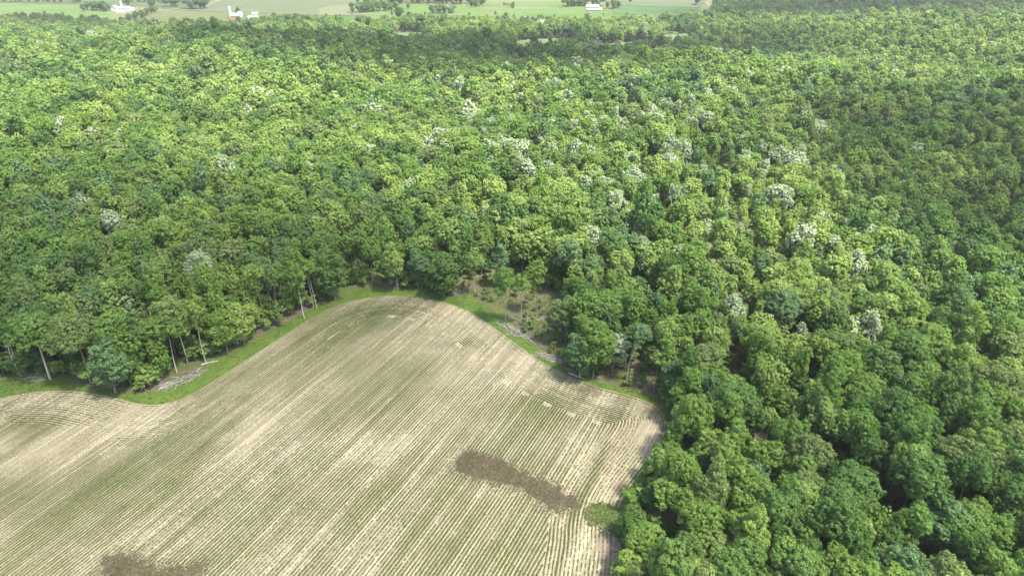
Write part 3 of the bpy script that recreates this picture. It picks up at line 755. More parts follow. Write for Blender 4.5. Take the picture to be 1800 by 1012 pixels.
# inner rows
hd = math.radians(26.5); rd = np.array([math.sin(hd), math.cos(hd)]); rn = np.array([math.cos(hd), -math.sin(hd)])
inner_lim = .7 + HEAD*ROW - .35
FB = np.vstack([EDGEr])
s_ = np.arange(-60, 330, .22); k_apex = float((at(690, 517)@rn)/ROW) + 4; y_corner = at(1095, 752)[1]
for k in range(-480, 240):
    o_ = rn*k*ROW
    bend = 0
    Q = o_[None, :] + rd[None, :]*s_[:, None]
    m_ = (Q[:, 1] > 72) & (Q[:, 1] < 235) & (np.abs(Q[:, 0]) < .8*Q[:, 1] + 35)
    Q = Q[m_]
    if len(Q) < 3: continue
    m_ = inpoly(FIELD, Q[:, 0], Q[:, 1])
    Q = Q[m_]
    if len(Q) < 3: continue
    m_ = polydist(EDGEr[::3], Q[:, 0], Q[:, 1]) > inner_lim + (1.5*(Q[:, 1] > y_corner) if k % 9 < 3 and k > k_apex else 0.)
    Q = Q[m_]
    if len(Q) < 3: continue
    row_pts.append(Q); row_dir.append(np.tile(rd, (len(Q), 1))); row_head.append(np.full(len(Q), k + 2000.))
RP = np.vstack(row_pts); RD = np.vstack(row_dir); RH = np.concatenate(row_head)
vis = (np.abs(RP[:, 0]) < .8*RP[:, 1] + 35) & (RP[:, 1] > 70)
RP, RD, RH = RP[vis], RD[vis], RH[vis]
# brown weed patches
WEEDS = [chaikin(pxpoly(pp), 2, True) for pp in (
  [(788, 826), (796, 800), (822, 786), (850, 794), (872, 802), (890, 806), (908, 816), (926, 826), (948, 840), (968, 842), (988, 852), (998, 866), (1014, 868), (1028, 884), (1020, 902), (1000, 898), (980, 908), (962, 902), (944, 886), (916, 866), (888, 856), (860, 850), (836, 846), (812, 838)],
  [(165, 992), (178, 974), (208, 968), (236, 970), (262, 984), (300, 992), (330, 988), (362, 984), (372, 998), (350, 1020), (345, 1060), (200, 1060), (175, 1012)])]
wmask = np.zeros(len(RP), bool)
for P in WEEDS: wmask |= inpoly(P, RP[:, 0], RP[:, 1]) & (rng.random(len(RP)) < np.clip(polydist(np.vstack([P, P[:1]]), RP[:, 0], RP[:, 1])/1.2, .25, 1))
# vigour: long streaks along the drill direction plus patches
u_ = RP@rn; v_ = RP@rd
rowr = ((np.sin(RH*12.9898)*43758.5453) % 1.0)
vig = -.14*(RH < 400) + .22*rowr + .28*vnoise(u_, v_/9, 2.6, 41) + .50*vnoise(RP[:, 0], RP[:, 1], 17, 42) + .25*(vnoise(RP[:, 0], RP[:, 1], 4, 43) - .5)
gp = np.array([at(*q) for q in [(655, 555), (600, 590), (820, 602), (60, 745), (1085, 735), (940, 715), (1060, 790), (1030, 860), (1005, 930), (985, 1000), (1140, 770)]])
gr = np.array([10, 12, 4, 7, 5, 7, 2.2, 2.2, 2.2, 2.2, -6.])
for (cx, cy), r_ in zip(gp, gr):
    if r_ < 0: vig -= .5*np.exp(-((RP[:, 0]-cx)**2 + (RP[:, 1]-cy)**2)/r_**2)
    elif r_ < 3: pass
    else: vig += .45*np.exp(-((RP[:, 0]-cx)**2 + (RP[:, 1]-cy)**2)/r_**2)
sp_ = np.array([at(*q) for q in [(1068, 778), (1040, 840), (1005, 920), (975, 1012)]])
strip_d = polydist(sp_, RP[:, 0], RP[:, 1])
vig += .5*np.exp(-(strip_d/.9)**2)
for q, r_, a in (((1140, 735), 9, .35), ((240, 735), 12, .35), ((160, 705), 14, .2), ((100, 800), 18, .18), ((880, 600), 16, .12), ((1030, 690), 10, .25)):
    cx, cy = at(*q); vig -= a*np.exp(-((RP[:, 0]-cx)**2 + (RP[:, 1]-cy)**2)/r_**2)
pk = (rng.random(len(RP)) < np.clip(.88 + 1.3*(vig - .40), .18, 1)) & ~wmask
RP, RD, RH, vig = RP[pk], RD[pk], RH[pk], vig[pk]
n = len(RP)
base = np.stack([RP[:, 0] + rng.normal(0, .035, n), RP[:, 1] + rng.normal(0, .035, n), H(RP[:, 0], RP[:, 1]) + .06], 1)
size = np.clip(.172 + .19*(vig - .45) + rng.normal(0, .028, n), .08, .34)
cc = []; nn_ = []
Vs = []
for s2 in (-1, 1):
    side = np.stack([-RD[:, 1]*s2, RD[:, 0]*s2, np.zeros(n)], 1); al = np.stack([RD[:, 0], RD[:, 1], np.zeros(n)], 1) + rng.normal(0, .22, (n, 3))*np.array([1, 1, .6])
    c0 = base + side*(size*.35)[:, None] + np.array([0, 0, 1])*(size*.8)[:, None]
    sd2 = side + np.array([0, 0, -.35])
    q = np.empty((n, 4, 3)); L_ = (size*1.25)[:, None]; W_ = (size*.85)[:, None]
    q[:, 0] = c0 + al*L_; q[:, 1] = c0 + sd2*W_; q[:, 2] = c0 - al*L_; q[:, 3] = c0 - sd2*W_*.6
    Vs.append(q.reshape(-1, 3))
V = np.vstack(Vs); Fq = np.arange(len(V)).reshape(-1, 4)
tn = np.clip(np.concatenate([1.05 - 1.4*vig]*2) + rng.normal(0, .15, 2*n), 0, 1)
link('crop_plants', mesh_np('crop_plants', V, Fq, ['crop_leaf'], np.repeat(tn, 4)), kind='stuff', label='low green seedlings drilled in close rows across the tan field', category='crop')
print('crop tufts', n)
def scatter_tufts(name, P, count, lo, hi, mat, label, cat, edge_soft=0., dens=None, lift=.08):
    a = P.min(0); b = P.max(0); x = rng.uniform(a[0]-edge_soft, b[0]+edge_soft, count*3); y = rng.uniform(a[1]-edge_soft, b[1]+edge_soft, count*3)
    ins = inpoly(P, x, y)
    if edge_soft:
        dd = polydist(np.vstack([P, P[:1]]), x, y); ins = np.where(ins, rng.random(len(x)) < .35 + .65*np.clip(dd/edge_soft, 0, 1), rng.random(len(x)) < .45*np.exp(-(dd/edge_soft*2)**2))
    x, y = x[ins][:count], y[ins][:count]
    if dens is not None:
        k = rng.random(len(x)) < dens(x, y); x, y = x[k], y[k]
    m_ = len(x); s = rng.uniform(lo, hi, m_); C = []; Q = []; S_ = []
    for j in range(3):
        a_ = rng.uniform(0, 6.28, m_); tl_ = rng.uniform(.2, .9, m_)
        nrm = np.stack([np.cos(a_)*tl_, np.sin(a_)*tl_, np.ones(m_)], 1); nrm /= np.linalg.norm(nrm, axis=1)[:, None]
        C.append(np.stack([x + rng.normal(0, 1, m_)*s*.4, y + rng.normal(0, 1, m_)*s*.4, H(x, y) + lift + s*rng.uniform(.3, .9, m_)], 1)); Q.append(nrm); S_.append(s)
    V, Fq = kites(np.vstack(C), np.vstack(Q), np.concatenate(S_), np.concatenate(S_)*.5, rng)
    tn = np.clip(np.tile(vnoise(x, y, 2.5, 61)*.8, 3) + rng.normal(0, .2, 3*m_), 0, 1)
    return link(name, mesh_np(name, V, Fq, [mat], np.repeat(tn, 4)), kind='stuff', label=label, category=cat)
def weed_patch(P, count, label):
    B_ = resample(np.vstack([P, P[:1]]), .35)[:-1]; cen = B_.mean(0)
    jag = -1.1 + .9*(vnoise((B_@rn)*1.0, (B_@rd)*.1, .8, 93) - .5)*2.6
    nrm_ = np.gradient(B_, axis=0); nrm_ = np.stack([nrm_[:, 1], -nrm_[:, 0]], 1); nrm_ /= np.linalg.norm(nrm_, axis=1)[:, None] + 1e-9
    if inpoly(P, *(B_ + nrm_*.3).T).mean() > .5: nrm_ = -nrm_
    drape('weed_soil', B_ + nrm_*jag[:, None], 'weed_ground', .075, 2.0)
    a = P.min(0) - 1; b = P.max(0) + 1; x = rng.uniform(a[0], b[0], count*3); y = rng.uniform(a[1], b[1], count*3)
    k = inpoly(P, x, y) & (rng.random(len(x)) < np.clip(polydist(np.vstack([P, P[:1]]), x, y)/1.1, .12, 1)) & (rng.random(len(x)) < .35 + .75*vnoise(x@np.ones(1) if False else x*rn[0] + y*rn[1], (x*rd[0] + y*rd[1])/5, 1.3, 91)); x, y = x[k][:count], y[k][:count]
    sl = rng.normal(0, 1.8, len(x))*(rng.random(len(x)) < .6); x = x + rd[0]*sl + rng.normal(0, .35, len(x)); y = y + rd[1]*sl + rng.normal(0, .35, len(x))
    m_ = len(x); s = rng.uniform(.05, .13, m_); C = []; Q = []
    for j in range(2):
        nrm = np.stack([rng.normal(0, .45, m_), rng.normal(0, .45, m_), np.ones(m_)], 1); nrm /= np.linalg.norm(nrm, axis=1)[:, None]
        C.append(np.stack([x + rng.normal(0, .06, m_), y + rng.normal(0, .06, m_), H(x, y) + .09 + s*rng.uniform(.1, .8, m_)], 1)); Q.append(nrm)
    V, Fq = kites(np.vstack(C), np.vstack(Q), np.tile(s, 2), np.tile(s, 2)*.6, rng)
    tn = np.clip(np.tile(vnoise(x, y, 3.5, 61)*1.9 - .55, 2) + rng.normal(0, .12, 2*m_), 0, 1)
    link('weed_patch', mesh_np('weed_patch', V, Fq, ['weed_leaf'], np.repeat(tn, 4)), kind='stuff', label=label, category='weeds')
weed_patch(WEEDS[0], 20000, 'long brown patch of dead weeds lying across the crop rows')
weed_patch(WEEDS[1], 12000, 'brown weed patch with ragged green tufts at lower field')
# verge grass
scatter_tufts('verge_grass', VERGE, 34000, .12, .30, 'grass_leaf', 'bright green grass growing on the verge around the crop field', 'grass', .45,
              lambda x, y: np.where((np.abs(x) < .8*y + 30) & (y > 75), .55 + .45*vnoise(x, y, 5, 71), 0))
LOWW = pxpoly([(1034, 902), (1040, 890), (1050, 894), (1056, 886), (1066, 896), (1078, 890), (1086, 902), (1100, 906), (1104, 922), (1090, 926), (1084, 938), (1070, 928), (1058, 930), (1050, 918), (1038, 920)])
scatter_tufts('weed_bed', LOWW, 2600, .14, .42, 'grass_leaf', 'low bed of bright green weeds at the crop edge by fallen branch', 'weeds', 1.3, lambda x, y: np.clip(1.7*vnoise(x, y, 1.6, 88), .15, 1))
drape('bare_earth', chaikin(pxpoly([(1045, 930), (1085, 945), (1095, 960), (1085, 1012), (1070, 1040), (1058, 1012), (1052, 965)]), 2, True), 'dirt', .10)
for nm, P, ct in (('clearing_weeds', CUT1, 3200), ('clearing_weeds', CUT2, 1100), ('clearing_weeds', CUT4, 900)):
    scatter_tufts(nm, P, ct, .18, .4, 'grass_leaf', {3200: 'yellow-green weeds spread over the cleared ground littered with branches', 1100: 'green weeds on the small cleared spot by the leaning pale trunk', 900: 'weeds around the fallen logs by the bare earth strip'}[ct], 'weeds', .8,
                  lambda x, y: np.clip(1.6*vnoise(x, y, 5, 81) - .35, 0, 1), .05)

# ------------------------------------------------------------------ heaps of cut branches, logs, dead trees
def branch_mesh(seed, L, r0):
    r = np.random.default_rng(seed); n_ = 5; p_ = np.zeros((n_, 3)); d = np.array([1, 0, 0.])
    for i in range(1, n_):
        d = d + r.normal(0, .16, 3)*np.array([.3, 1, .35]); d /= np.linalg.norm(d); p_[i] = p_[i-1] + d*L/(n_-1)
    p_[:, 2] = np.maximum(p_[:, 2], 0) + r0*.6
    parts = [tube(p_, [r0*(1 - .75*i/(n_-1)) for i in range(n_)], 5)]
    for j in range(3):
        k = r.integers(1, n_-1); a = p_[k]; d2 = np.array([.7, r.choice([-1, 1])*.7, r.uniform(0, .3)])
        parts.append(tube([a, a + d2*L*.16, a + d2*L*.3 + np.array([.05*L, 0, 0])], [r0*.5, r0*.35, r0*.12], 4))
    return join(parts)
BR = [mesh_np('branch', *branch_mesh(k, 2.6 + .35*(k % 5), .05 + .012*(k % 4)), ['brush_wood']) for k in range(8)]
BRP = [me.copy() for me in BR]
for me in BRP: me.materials[0] = MAT['dead_wood']
def brush_pile(px, py, rx, ry, cnt, lab, pale=.3, ang=0., zlift=.5):
    q = at(px, py); e = link('brush_pile', None); e.location = (q[0], q[1], h(*q) + .05)
    e['label'] = lab; e['category'] = 'brush pile'; e['group'] = 'heaps of cut branches by the field'
    for k in range(cnt):
        a = rng.uniform(0, 6.28); rr = math.sqrt(rng.random())
        dx, dy = math.cos(a)*rr*rx, math.sin(a)*rr*ry
        dx, dy = dx*math.cos(ang) - dy*math.sin(ang), dx*math.sin(ang) + dy*math.cos(ang)
        b = link('branch', (BRP if rng.random() < pale else BR)[rng.integers(0, 8)], e)
        b.location = (dx, dy, h(q[0]+dx, q[1]+dy) - h(*q) + zlift*(1-rr)*rng.random() + .02)
        b.rotation_euler = (rng.uniform(-.5, .5), rng.uniform(-.18, .1), ang + rng.normal(0, .7) + (math.pi if rng.random() < .5 else 0))
        s = rng.uniform(.5, 1.2); b.scale = (s, s, s)
brush_pile(318, 668, 6.5, 2.6, 90, 'largest heap of bleached cut branches on the verge below bare trunks', .5, .75)
brush_pile(62, 664, 4.5, 2.0, 45, 'loose heap of grey twigs under the trees by the field bend', .35, -.1)
brush_pile(462, 578, 4.5, 1.6, 40, 'brown brushwood heap at the foot of slender tall trunks', .1, .8)
brush_pile(425, 600, 3.5, 1.4, 28, 'small brown brushwood heap beside short bushy trees', .1, .8)
brush_pile(700, 500, 5.5, 1.6, 40, 'dark brushwood strewn under the trees at the field top', .15, 0.)
brush_pile(805, 512, 4.0, 1.5, 30, 'brushwood heap beside the dense dark tree at the field top', .3, 0.)
brush_pile(912, 586, 9.5, 2.6, 140, 'long pale heap of cut branches across the cleared ground', .6, -.75)
brush_pile(968, 630, 4.5, 2.2, 60, 'heap of bleached branches beside the dense blue-green tree', .55, -.6)
brush_pile(948, 560, 8.5, 4.0, 95, 'scattered grey branches at the back of the cleared ground', .3, .2)
brush_pile(1140, 676, 4.5, 2.0, 45, 'heap of grey branches behind the leaning pale trunk', .25, -.4)
brush_pile(1150, 985, 3.5, 3.5, 60, 'tangle of broken grey branches beside the bare earth strip', .5, .4)
LOGM = []
for k in range(3):
    r = np.random.default_rng(900 + k); p_ = np.array([[i*1.2, .12*math.sin(i*1.3 + k), .22 + .05*math.sin(i)] for i in range(6)])
    pr = [tube(p_, [.24, .22, .20, .17, .13, .07], 8)]
    for j in range(4):
        a = p_[1 + j]; s = -1 if j % 2 else 1
        pr.append(tube([a, a + np.array([.4, s*.5, .2]), a + np.array([1.0, s*1.1, .45])], [.09, .06, .02], 5))
    LOGM.append(mesh_np('fallen_log', *join(pr), ['dead_wood'], smooth=True))
for k, (px, py, a, s, lab) in enumerate([
   (354, 642, .5, .85, 'short bleached fallen log at the foot of the slim straight tree'),
   (284, 684, .9, .8, 'bleached fallen log at the lower end of the largest branch heap'),
   (1000, 657, -.55, .9, 'weathered log lying along the verge under the jutting clump'),
   (1050, 922, -.75, .6, 'bleached broken branch on the green weeds at crop edge'),
   (1138, 990, .35, .75, 'grey fallen log in the tangle beside the bare earth strip'),
   (1168, 990, -.75, 1.0, 'long dark fallen log crossing the tangle of broken branches'),
   (1505, 893, .9, .6, 'pale fallen log lying beside the dirt track in the wood'),
   (1556, 900, 0., .8, 'thin fallen trunk lying on the floor of the wood')]):
    q = at(px, py); ob = link('fallen_log', LOGM[k % 3], label=lab, category='log', group='fallen logs around the field')
    ob.location = (q[0], q[1], h(*q) + .05); ob.rotation_euler = (0, 0, a); ob.scale = (s, s, s)
def dead_tree(px, py, hgt, lab, seed):
    r = np.random.default_rng(seed); q = at(px, py); e = link('dead_tree', None); e.location = (q[0], q[1], h(*q))
    e['label'] = lab; e['category'] = 'dead tree'; e['group'] = 'bare dead trees'
    p_ = np.array([[.25*math.sin(i*.8+seed), .25*math.cos(i*.7), hgt*i/6 - (.4 if i == 0 else 0)] for i in range(7)])
    link('trunk', mesh_np('dead_trunk', *tube(p_, [.22, .2, .17, .14, .11, .07, .02], 7), ['dead_wood'], smooth=True), e)
    for k in range(11):
        i = r.integers(2, 6); a = p_[i]; az = r.uniform(0, 6.28); L = hgt*.26*r.uniform(.6, 1.2)
        d = np.array([math.cos(az)*.7, math.sin(az)*.7, .75])
        b = a + d*L*.5 + r.normal(0, .15, 3); c_ = b + (d + r.normal(0, .25, 3))*L*.5; d2 = b + (d + r.normal(0, .6, 3))*L*.35
        link('limb', mesh_np('dead_limb', *join([tube([a, b, c_], [.08, .05, .015], 5), tube([b, d2], [.035, .01], 4)]), ['dead_wood'], smooth=True), e)
dead_tree(36, 662, 13, 'bare grey dead tree with spreading limbs above the twig heap', 3)
dead_tree(1300, 950, 15, 'leafless grey tree poking through foliage beside the lower wood', 5)
dead_tree(612, 470, 14, 'bare grey stem standing behind the rounded field end', 8)

# ------------------------------------------------------------------ far farmsteads and trees in the valley
def box(bm, x0, x1, y0, y1, z0, z1):
    vs_ = [bm.verts.new(c_) for c_ in ((x0, y0, z0), (x1, y0, z0), (x1, y1, z0), (x0, y1, z0), (x0, y0, z1), (x1, y0, z1), (x1, y1, z1), (x0, y1, z1))]
    for f in ((0, 3, 2, 1), (4, 5, 6, 7), (0, 1, 5, 4), (1, 2, 6, 5), (2, 3, 7, 6), (3, 0, 4, 7)): bm.faces.new([vs_[i] for i in f])
def part(name, mat, parent, *boxes):
    bm = bmesh.new()
    for b in boxes: box(bm, *b)
    me = bpy.data.meshes.new(name); bm.to_mesh(me); bm.free(); me.materials.append(MAT[mat]); return link(name, me, parent)
def gable(name, mat, parent, L, W, z0, z1, over=.5, th=.25):
    bm = bmesh.new(); l = L/2 + over; w_ = W/2 + over; zo = z0 - over*(z1-z0)/(W/2)
    prof = [(-w_, zo), (0, z1), (w_, zo), (w_, zo + th), (0, z1 + th), (-w_, zo + th)]
    A = [bm.verts.new((-l, y, z)) for y, z in prof]; B = [bm.verts.new((l, y, z)) for y, z in prof]
    for i in range(6): j = (i+1) % 6; bm.faces.new((A[i], A[j], B[j], B[i]))
    bm.faces.new((A[0], A[5], A[4], A[1])); bm.faces.new((A[1], A[4], A[3], A[2])); bm.faces.new((B[0], B[1], B[4], B[5])); bm.faces.new((B[1], B[2], B[3], B[4]))
    bmesh.ops.recalc_face_normals(bm, faces=bm.faces[:])
    me = bpy.data.meshes.new(name); bm.to_mesh(me); bm.free(); me.materials.append(MAT[mat]); return link(name, me, parent)
def walls(name, mat, parent, L, W, z0, z1):
    bm = bmesh.new(); l, w_ = L/2, W/2
    prof = [(-w_, -1.5), (w_, -1.5), (w_, z0), (0, z1 - .02), (-w_, z0)]
    A = [bm.verts.new((-l, y, z)) for y, z in prof]; B = [bm.verts.new((l, y, z)) for y, z in prof]
    for i in range(5): j = (i+1) % 5; bm.faces.new((A[i], A[j], B[j], B[i]))
    bm.faces.new(A[::-1]); bm.faces.new(B); bmesh.ops.recalc_face_normals(bm, faces=bm.faces[:])
    me = bpy.data.meshes.new(name); bm.to_mesh(me); bm.free(); me.materials.append(MAT[mat]); return link(name, me, parent)
def building(px, py, L, W, hw, hr, rot, lab, cat='barn', name='barn', wall='white_paint', roof='grey_roof', nwin=4, door=True, chimney=False):
    q = at(px, py); e = link(name, None, label=lab, category=cat); e.location = (q[0], q[1], h(*q) + .4); e.rotation_euler = (0, 0, rot)
    walls('wall', wall, e, L, W, hw, hw + hr)
    r_ = gable('roof', roof, e, L, W, hw, hw + hr)
    if chimney: part('chimney', 'red_paint', r_, (L*.2, L*.2 + .9, -.5, .4, hw + hr*.6, hw + hr + 1.3))
    for k in range(nwin):
        x = -L/2 + (k + .7)*L/(nwin + .4)
        wn = part('window', 'dark_glass', e, (x - .7, x + .7, -W/2 - .06, -W/2 + .1, hw*.35, hw*.75)); part('sill', 'white_paint', wn, (x - .85, x + .85, -W/2 - .15, -W/2 - .07, hw*.35 - .2, hw*.35 - .02))
    if door: part('door', 'dark_glass' if cat == 'house' else 'red_paint', e, (L/2 - .02, L/2 + .1, -W*.16, W*.16, -1, hw*.8))
    return e
def silo(px, py, hgt, r, lab):
    q = at(px, py); e = link('silo', None, label=lab, category='silo'); e.location = (q[0], q[1], h(*q))
    p_ = [[0, 0, -1.], [0, 0, hgt]]
    V, Fc = tube(np.array(p_), [r, r], 20); link('wall', mesh_np('silo_wall', V, Fc, ['concrete_white'], smooth=True), e)
    prof = [(r*1.03*math.cos(a), hgt + r*.9*math.sin(a)) for a in np.linspace(0, math.pi/2*.98, 6)]
    V, Fc = tube(np.array([[0, 0, z] for _, z in prof]), [a for a, _ in prof], 20); link('dome', mesh_np('silo_dome', V, Fc, ['light_roof'], smooth=True), e)
    for k in range(6):
        z = hgt*(k+1)/7; V, Fc = tube(np.array([[0, 0, z-.1], [0, 0, z+.1]]), [r*1.02, r*1.02], 20); link('hoop', mesh_np('silo_hoop', V, Fc, ['light_roof'], smooth=True), e)
    part('chute', 'light_roof', e, (-.5, .5, -r - .8, -r + .1, 0, hgt*.97))
building(220, 19.5, 25, 11, 5.0, 4.0, .05, 'long white barn with dark grey roof in the farmstead behind the hedgerow')
building(203, 19.0, 12, 11, 5.5, 4.5, 1.4, 'white gabled barn wing with grey roof beside the long white barn', nwin=2)
building(232, 18.5, 9, 7, 3.2, 2.0, .05, 'small white shed at the end of the long white barn', 'shed', 'shed', nwin=2, roof='light_roof')
building(212, 23, 16, 6, 3.0, 1.8, .05, 'low white lean-to shed in front of the long white barn', 'shed', 'shed', nwin=3, roof='light_roof')
silo(215, 16, 14, 2.2, 'slim white silo behind the long white barn')
silo(406, 33, 20, 2.6, 'tall white domed silo beside the red and white barn')
building(415, 33, 15, 9, 5.0, 4.5, .1, 'red barn with pale roof standing beside the tall white silo', wall='red_paint', roof='light_roof', nwin=3)
building(423, 31, 7, 9, 7.0, 3.0, .1, 'tall narrow white barn end next to the red barn', roof='light_roof', nwin=1)
building(411, 36, 8, 6, 2.6, 2.0, .1, 'small shed with red roof in front of the silo', 'shed', 'shed', roof='red_paint', nwin=2)
building(449, 30, 11, 9, 5.0, 3.6, .3, 'white farmhouse with grey roof near the red barn', 'house', 'farmhouse', nwin=3, chimney=True)
building(440, 33, 7, 5, 2.6, 1.6, .2, 'little white garage between farmhouse and red barn', 'garage', 'garage', nwin=1, roof='light_roof')
def open_shed(px, py, L, W, hw, hr, rot, lab):
    q = at(px, py); e = link('open_shed', None, label=lab, category='shed'); e.location = (q[0], q[1], h(*q) + .4); e.rotation_euler = (0, 0, rot)
    gable('roof', 'light_roof', e, L, W, hw, hw + hr, 1.0)
    part('back_wall', 'pink_wood', e, (-L/2, L/2, W/2 - .3, W/2, -1, hw))
    part('side_wall', 'white_paint', e, (-L/2, -L/2 + .25, -W/2, W/2 - .31, -1, hw)); part('side_wall', 'white_paint', e, (L/2 - .25, L/2, -W/2, W/2 - .31, -1, hw))
    part('front_panel', 'white_paint', e, (-L/2 + .26, L/2 - .26, -W/2, -W/2 + .15, -1, 1.2))
    for k in range(8):
        x = -L/2 + 1 + (L-2)*k/7; part('post', 'white_paint', e, (x-.15, x+.15, -W/2 + .16, -W/2 + .45, -1, hw))
open_shed(1041, 15, 27, 9, 4.2, 2.0, .06, 'long open-sided shed with white roof and pinkish back wall by trees')
open_shed(1044, 20, 30, 10, 3.6, 1.8, .02, 'longer lower open-sided shed in front of the other white-roofed shed')
# small dark wagon on the hay meadow
q = at(234, 33); e = link('farm_wagon', None, label='small dark farm wagon standing on the hay meadow by the hedgerow', category='wagon'); e.location = (q[0], q[1], h(*q) + .4); e.rotation_euler = (0, 0, .3)
part('bed', 'machine', e, (-2.6, 2.6, -1.1, 1.1, .8, 1.1)); part('side_rack', 'machine', e, (-2.6, 2.6, -1.1, -1.0, 1.11, 2.2)); part('side_rack', 'machine', e, (-2.6, 2.6, 1.0, 1.1, 1.11, 2.2)); part('drawbar', 'machine', e, (2.6, 4.6, -.08, .08, .75, .9))
for sx in (-1.7, 1.7):
    for sy in (-1.25, 1.25):
        V, Fc = tube(np.array([[sx, sy-.14, .45], [sx, sy-.139, .45], [sx, sy+.139, .45], [sx, sy+.14, .45]]), [.05, .45, .45, .05], 12); link('wheel', mesh_np('wheel', V, Fc, ['rubber']), e)

BELT = []
def clump(pts, jit, n_, leafs, lab, grp, s=(.7, 1.05), shapes=('broad', 'oval', 'full'), belt=False):
    pts = np.array([at(*p_) for p_ in pts])
    for k in range(n_):
        if len(pts) > 1:
            tt = (k + .5)/n_*(len(pts)-1); i = min(int(tt), len(pts)-2); q = pts[i]*(1-(tt-i)) + pts[i+1]*(tt-i)
        else: q = pts[0]
        q = q + rng.normal(0, 1, 2)*jit
        sh = shapes[rng.integers(0, len(shapes))]
        if belt: BELT.append((q[0], q[1], sh, leafs[rng.integers(0, len(leafs))], float(rng.uniform(*s)))); continue
        add_tree(q[0], q[1], sh, int(rng.integers(0, SHAPE_SEEDS[sh])), leafs[rng.integers(0, len(leafs))], float(rng.uniform(*s)), 1., float(rng.uniform(0, 6.28)), lab, grp)
G = 'valley farmland trees'
clump([(212, 46), (245, 33), (277, 21)], 2.5, 30, ['dark', 'mid'], 'dark hedgerow tree in the row between pasture and hay meadow', G + ': hedgerow', (.65, .9))
clump([(158, 18), (192, 20)], 8, 26, ['dark', 'mid'], '', G, (.8, 1.15), belt=True)
clump([(225, 12)], 5, 3, ['dark'], 'dark round tree behind the long white barn', G + ': behind barn', (.9, 1.1))
clump([(332, 16), (352, 16)], 7, 12, ['blue', 'dark'], 'dark green tree in the clump where farm road forks', G + ': road fork', (.9, 1.25))
clump([(280, 12), (303, 12)], 9, 14, ['dark', 'blue'], 'dark tree in the small copse above the hay meadow', G + ': copse', (.9, 1.2))
clump([(362, 14)], 2, 2, ['dark'], 'dark upright tree beside the pale forked farm road', G + ': fork pair', (.8, 1.0), ('oval',))
clump([(419, 30)], 1, 1, ['dark'], 'dark tree between the red barn and the white barn end', G + ': barn')
clump([(625, 23), (645, 21), (700, 18)], 12, 46, ['dark', 'mid', 'olive'], '', G, (.8, 1.2), belt=True)
clump([(703, 36)], 4, 3, ['blue', 'dark'], 'tall dark tree standing in a small group at the valley road', G + ': road', (1.2, 1.4))
clump([(764, 24), (798, 23)], 7, 24, ['mid', 'blue', 'pale'], 'greyish tree in the compact clump on the bright pasture', G + ': pasture', (.8, 1.1))
clump([(828, 13), (850, 8)], 8, 12, ['mid', 'dark'], 'tree on the hillock at the upper pasture', G + ': hillock', (.7, 1.1))
clump([(888, 13), (897, 15)], 5, 6, ['mid', 'yellow'], 'small tree in a loose group on the bright pasture', G + ': loose group', (.5, .8))
clump([(994, 13), (1020, 11), (1064, 11)], 8, 44, ['dark', 'dark', 'blue'], '', G, (.9, 1.2), belt=True)
clump([(1072, 17), (1088, 14)], 5, 8, ['mid', 'dark'], 'rounded tree at the end of open sheds', G + ': shed end', (.8, 1.1))
clump([(1107, 9)], 1, 1, ['dark'], 'lone small dark tree between grey crop and green strip', G + ': lone', (.7, .75))
clump([(1222, 10), (1232, 7)], 4, 7, ['dark'], 'dark tree in the small clump by the curving farm road', G + ': curve', (.8, 1.1))
clump([(640, 6), (740, 6), (830, 7)], 12, 110, ['dark', 'blue'], '', G, (.9, 1.2), belt=True)
clump([(240, 4), (300, 4), (400, -2), (470, -3), (590, -1)], 16, 110, ['dark', 'blue'], '', G, (.9, 1.2), belt=True)
clump([(-20, 3), (60, 4), (150, 5)], 10, 50, ['dark', 'blue'], '', G, (.7, 1.), belt=True)
for k, (px, py) in enumerate([(575, 31), (600, 31), (690, 27), (747, 27), (785, 28), (828, 29), (870, 27), (905, 31), (975, 32), (1060, 28), (1101, 28), (1170, 27)]):
    clump([(px, py)], 1.5, 1, ['dark', 'mid'], 'small round bush beside the valley farm road', G + ': road bushes', (.3, .5), ('full',))

bp = np.array([(b[0], b[1], h(b[0], b[1])) for b in BELT])
instance_object('distant_tree_belt', bp, [FIDX['b', b[3], b[2]][0] for b in BELT], [(b[4],)*3 for b in BELT], [(0, 0, k*2.4) for k in range(len(BELT))], bpy.data.collections['woodland_kinds'],
                kind='stuff', label='dark belts of trees between the far valley fields', category='wood')
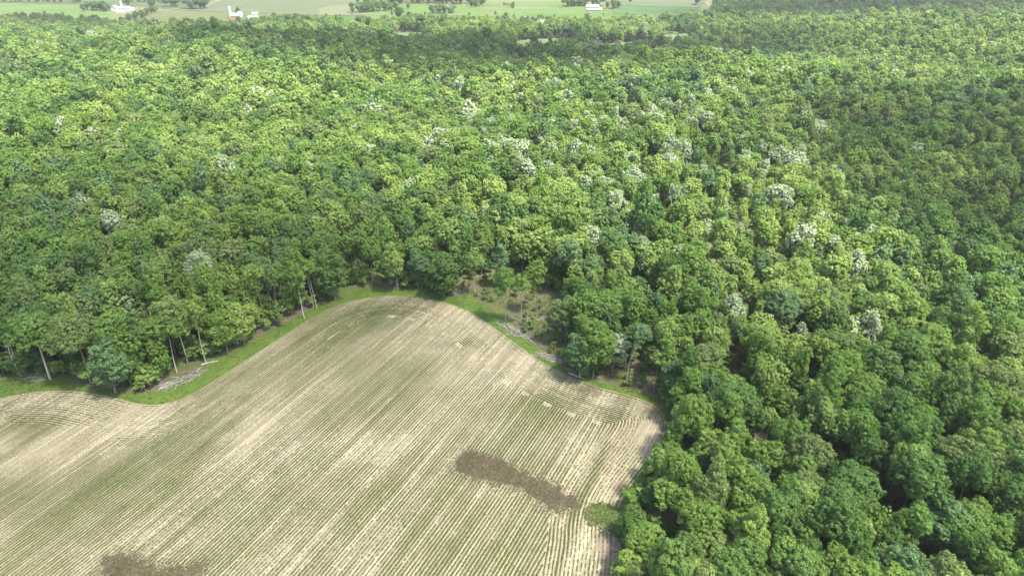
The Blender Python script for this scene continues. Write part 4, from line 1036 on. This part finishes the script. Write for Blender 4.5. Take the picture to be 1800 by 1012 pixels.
# ------------------------------------------------------------------ thin clouds that shade patches of the wood (they drift above the frame)
def cloud(px, py, rx, ry, alt=650., seed=0, mat='cloud_vapour'):
    q = at(px, py); k = alt/SUN_DIR[2]; c_ = np.array([q[0], q[1], h(*q)]) + SUN_DIR*k
    bm = bmesh.new(); bmesh.ops.create_icosphere(bm, subdivisions=4, radius=1)
    for v_ in bm.verts:
        p_ = v_.co; s = 1 + .22*math.sin(3.1*p_.x + seed)*math.cos(2.7*p_.y + seed*2) + .12*math.sin(6.3*p_.x + 5.1*p_.y + seed*3) + .06*math.sin(13*p_.y - 9*p_.x + seed)
        v_.co = (p_.x*rx*s, p_.y*ry*s, p_.z*min(rx, ry)*.22*s*(1 if p_.z > 0 else .35))
    for f in bm.faces: f.smooth = True
    me = bpy.data.meshes.new('cloud'); bm.to_mesh(me); bm.free(); me.materials.append(MAT[mat])
    ob = link('cloud', me, kind='structure'); ob.location = c_
for k, (px, py, rx, ry) in enumerate([(860, 100, 360, 190), (520, 700, 160, 90), (1760, 300, 120, 190), (330, 52, 200, 90), (1560, 15, 420, 170), (120, 460, 130, 85)]):
    cloud(px, py, rx, ry, 600 + 25*k, k*1.7)
for k, (px, py, rx, ry) in enumerate([(820, 102, 360, 190), (1560, 10, 300, 120), (100, 45, 300, 70)]):
    cloud(px, py + 6, rx, ry, 780 + 25*k, k*2.3 + 1, 'cloud_dense')

# ------------------------------------------------------------------ haze: pale even air round the whole scene
m, t = newmat('haze_air')
pv = N(t, 'ShaderNodeVolumePrincipled'); pv.inputs['Color'].default_value = (.95, .97, 1, 1); pv.inputs['Density'].default_value = .00007; pv.inputs['Anisotropy'].default_value = .2
o = N(t, 'ShaderNodeOutputMaterial'); t.links.new(pv.outputs[0], o.inputs['Volume'])
bm = bmesh.new(); box(bm, -6400, 6400, -1300, 9600, -75, 130)
me = bpy.data.meshes.new('haze'); bm.to_mesh(me); bm.free(); me.materials.append(MAT['haze_air'])
link('haze', me, kind='stuff', label='thin pale summer haze filling the air over the valley', category='haze')
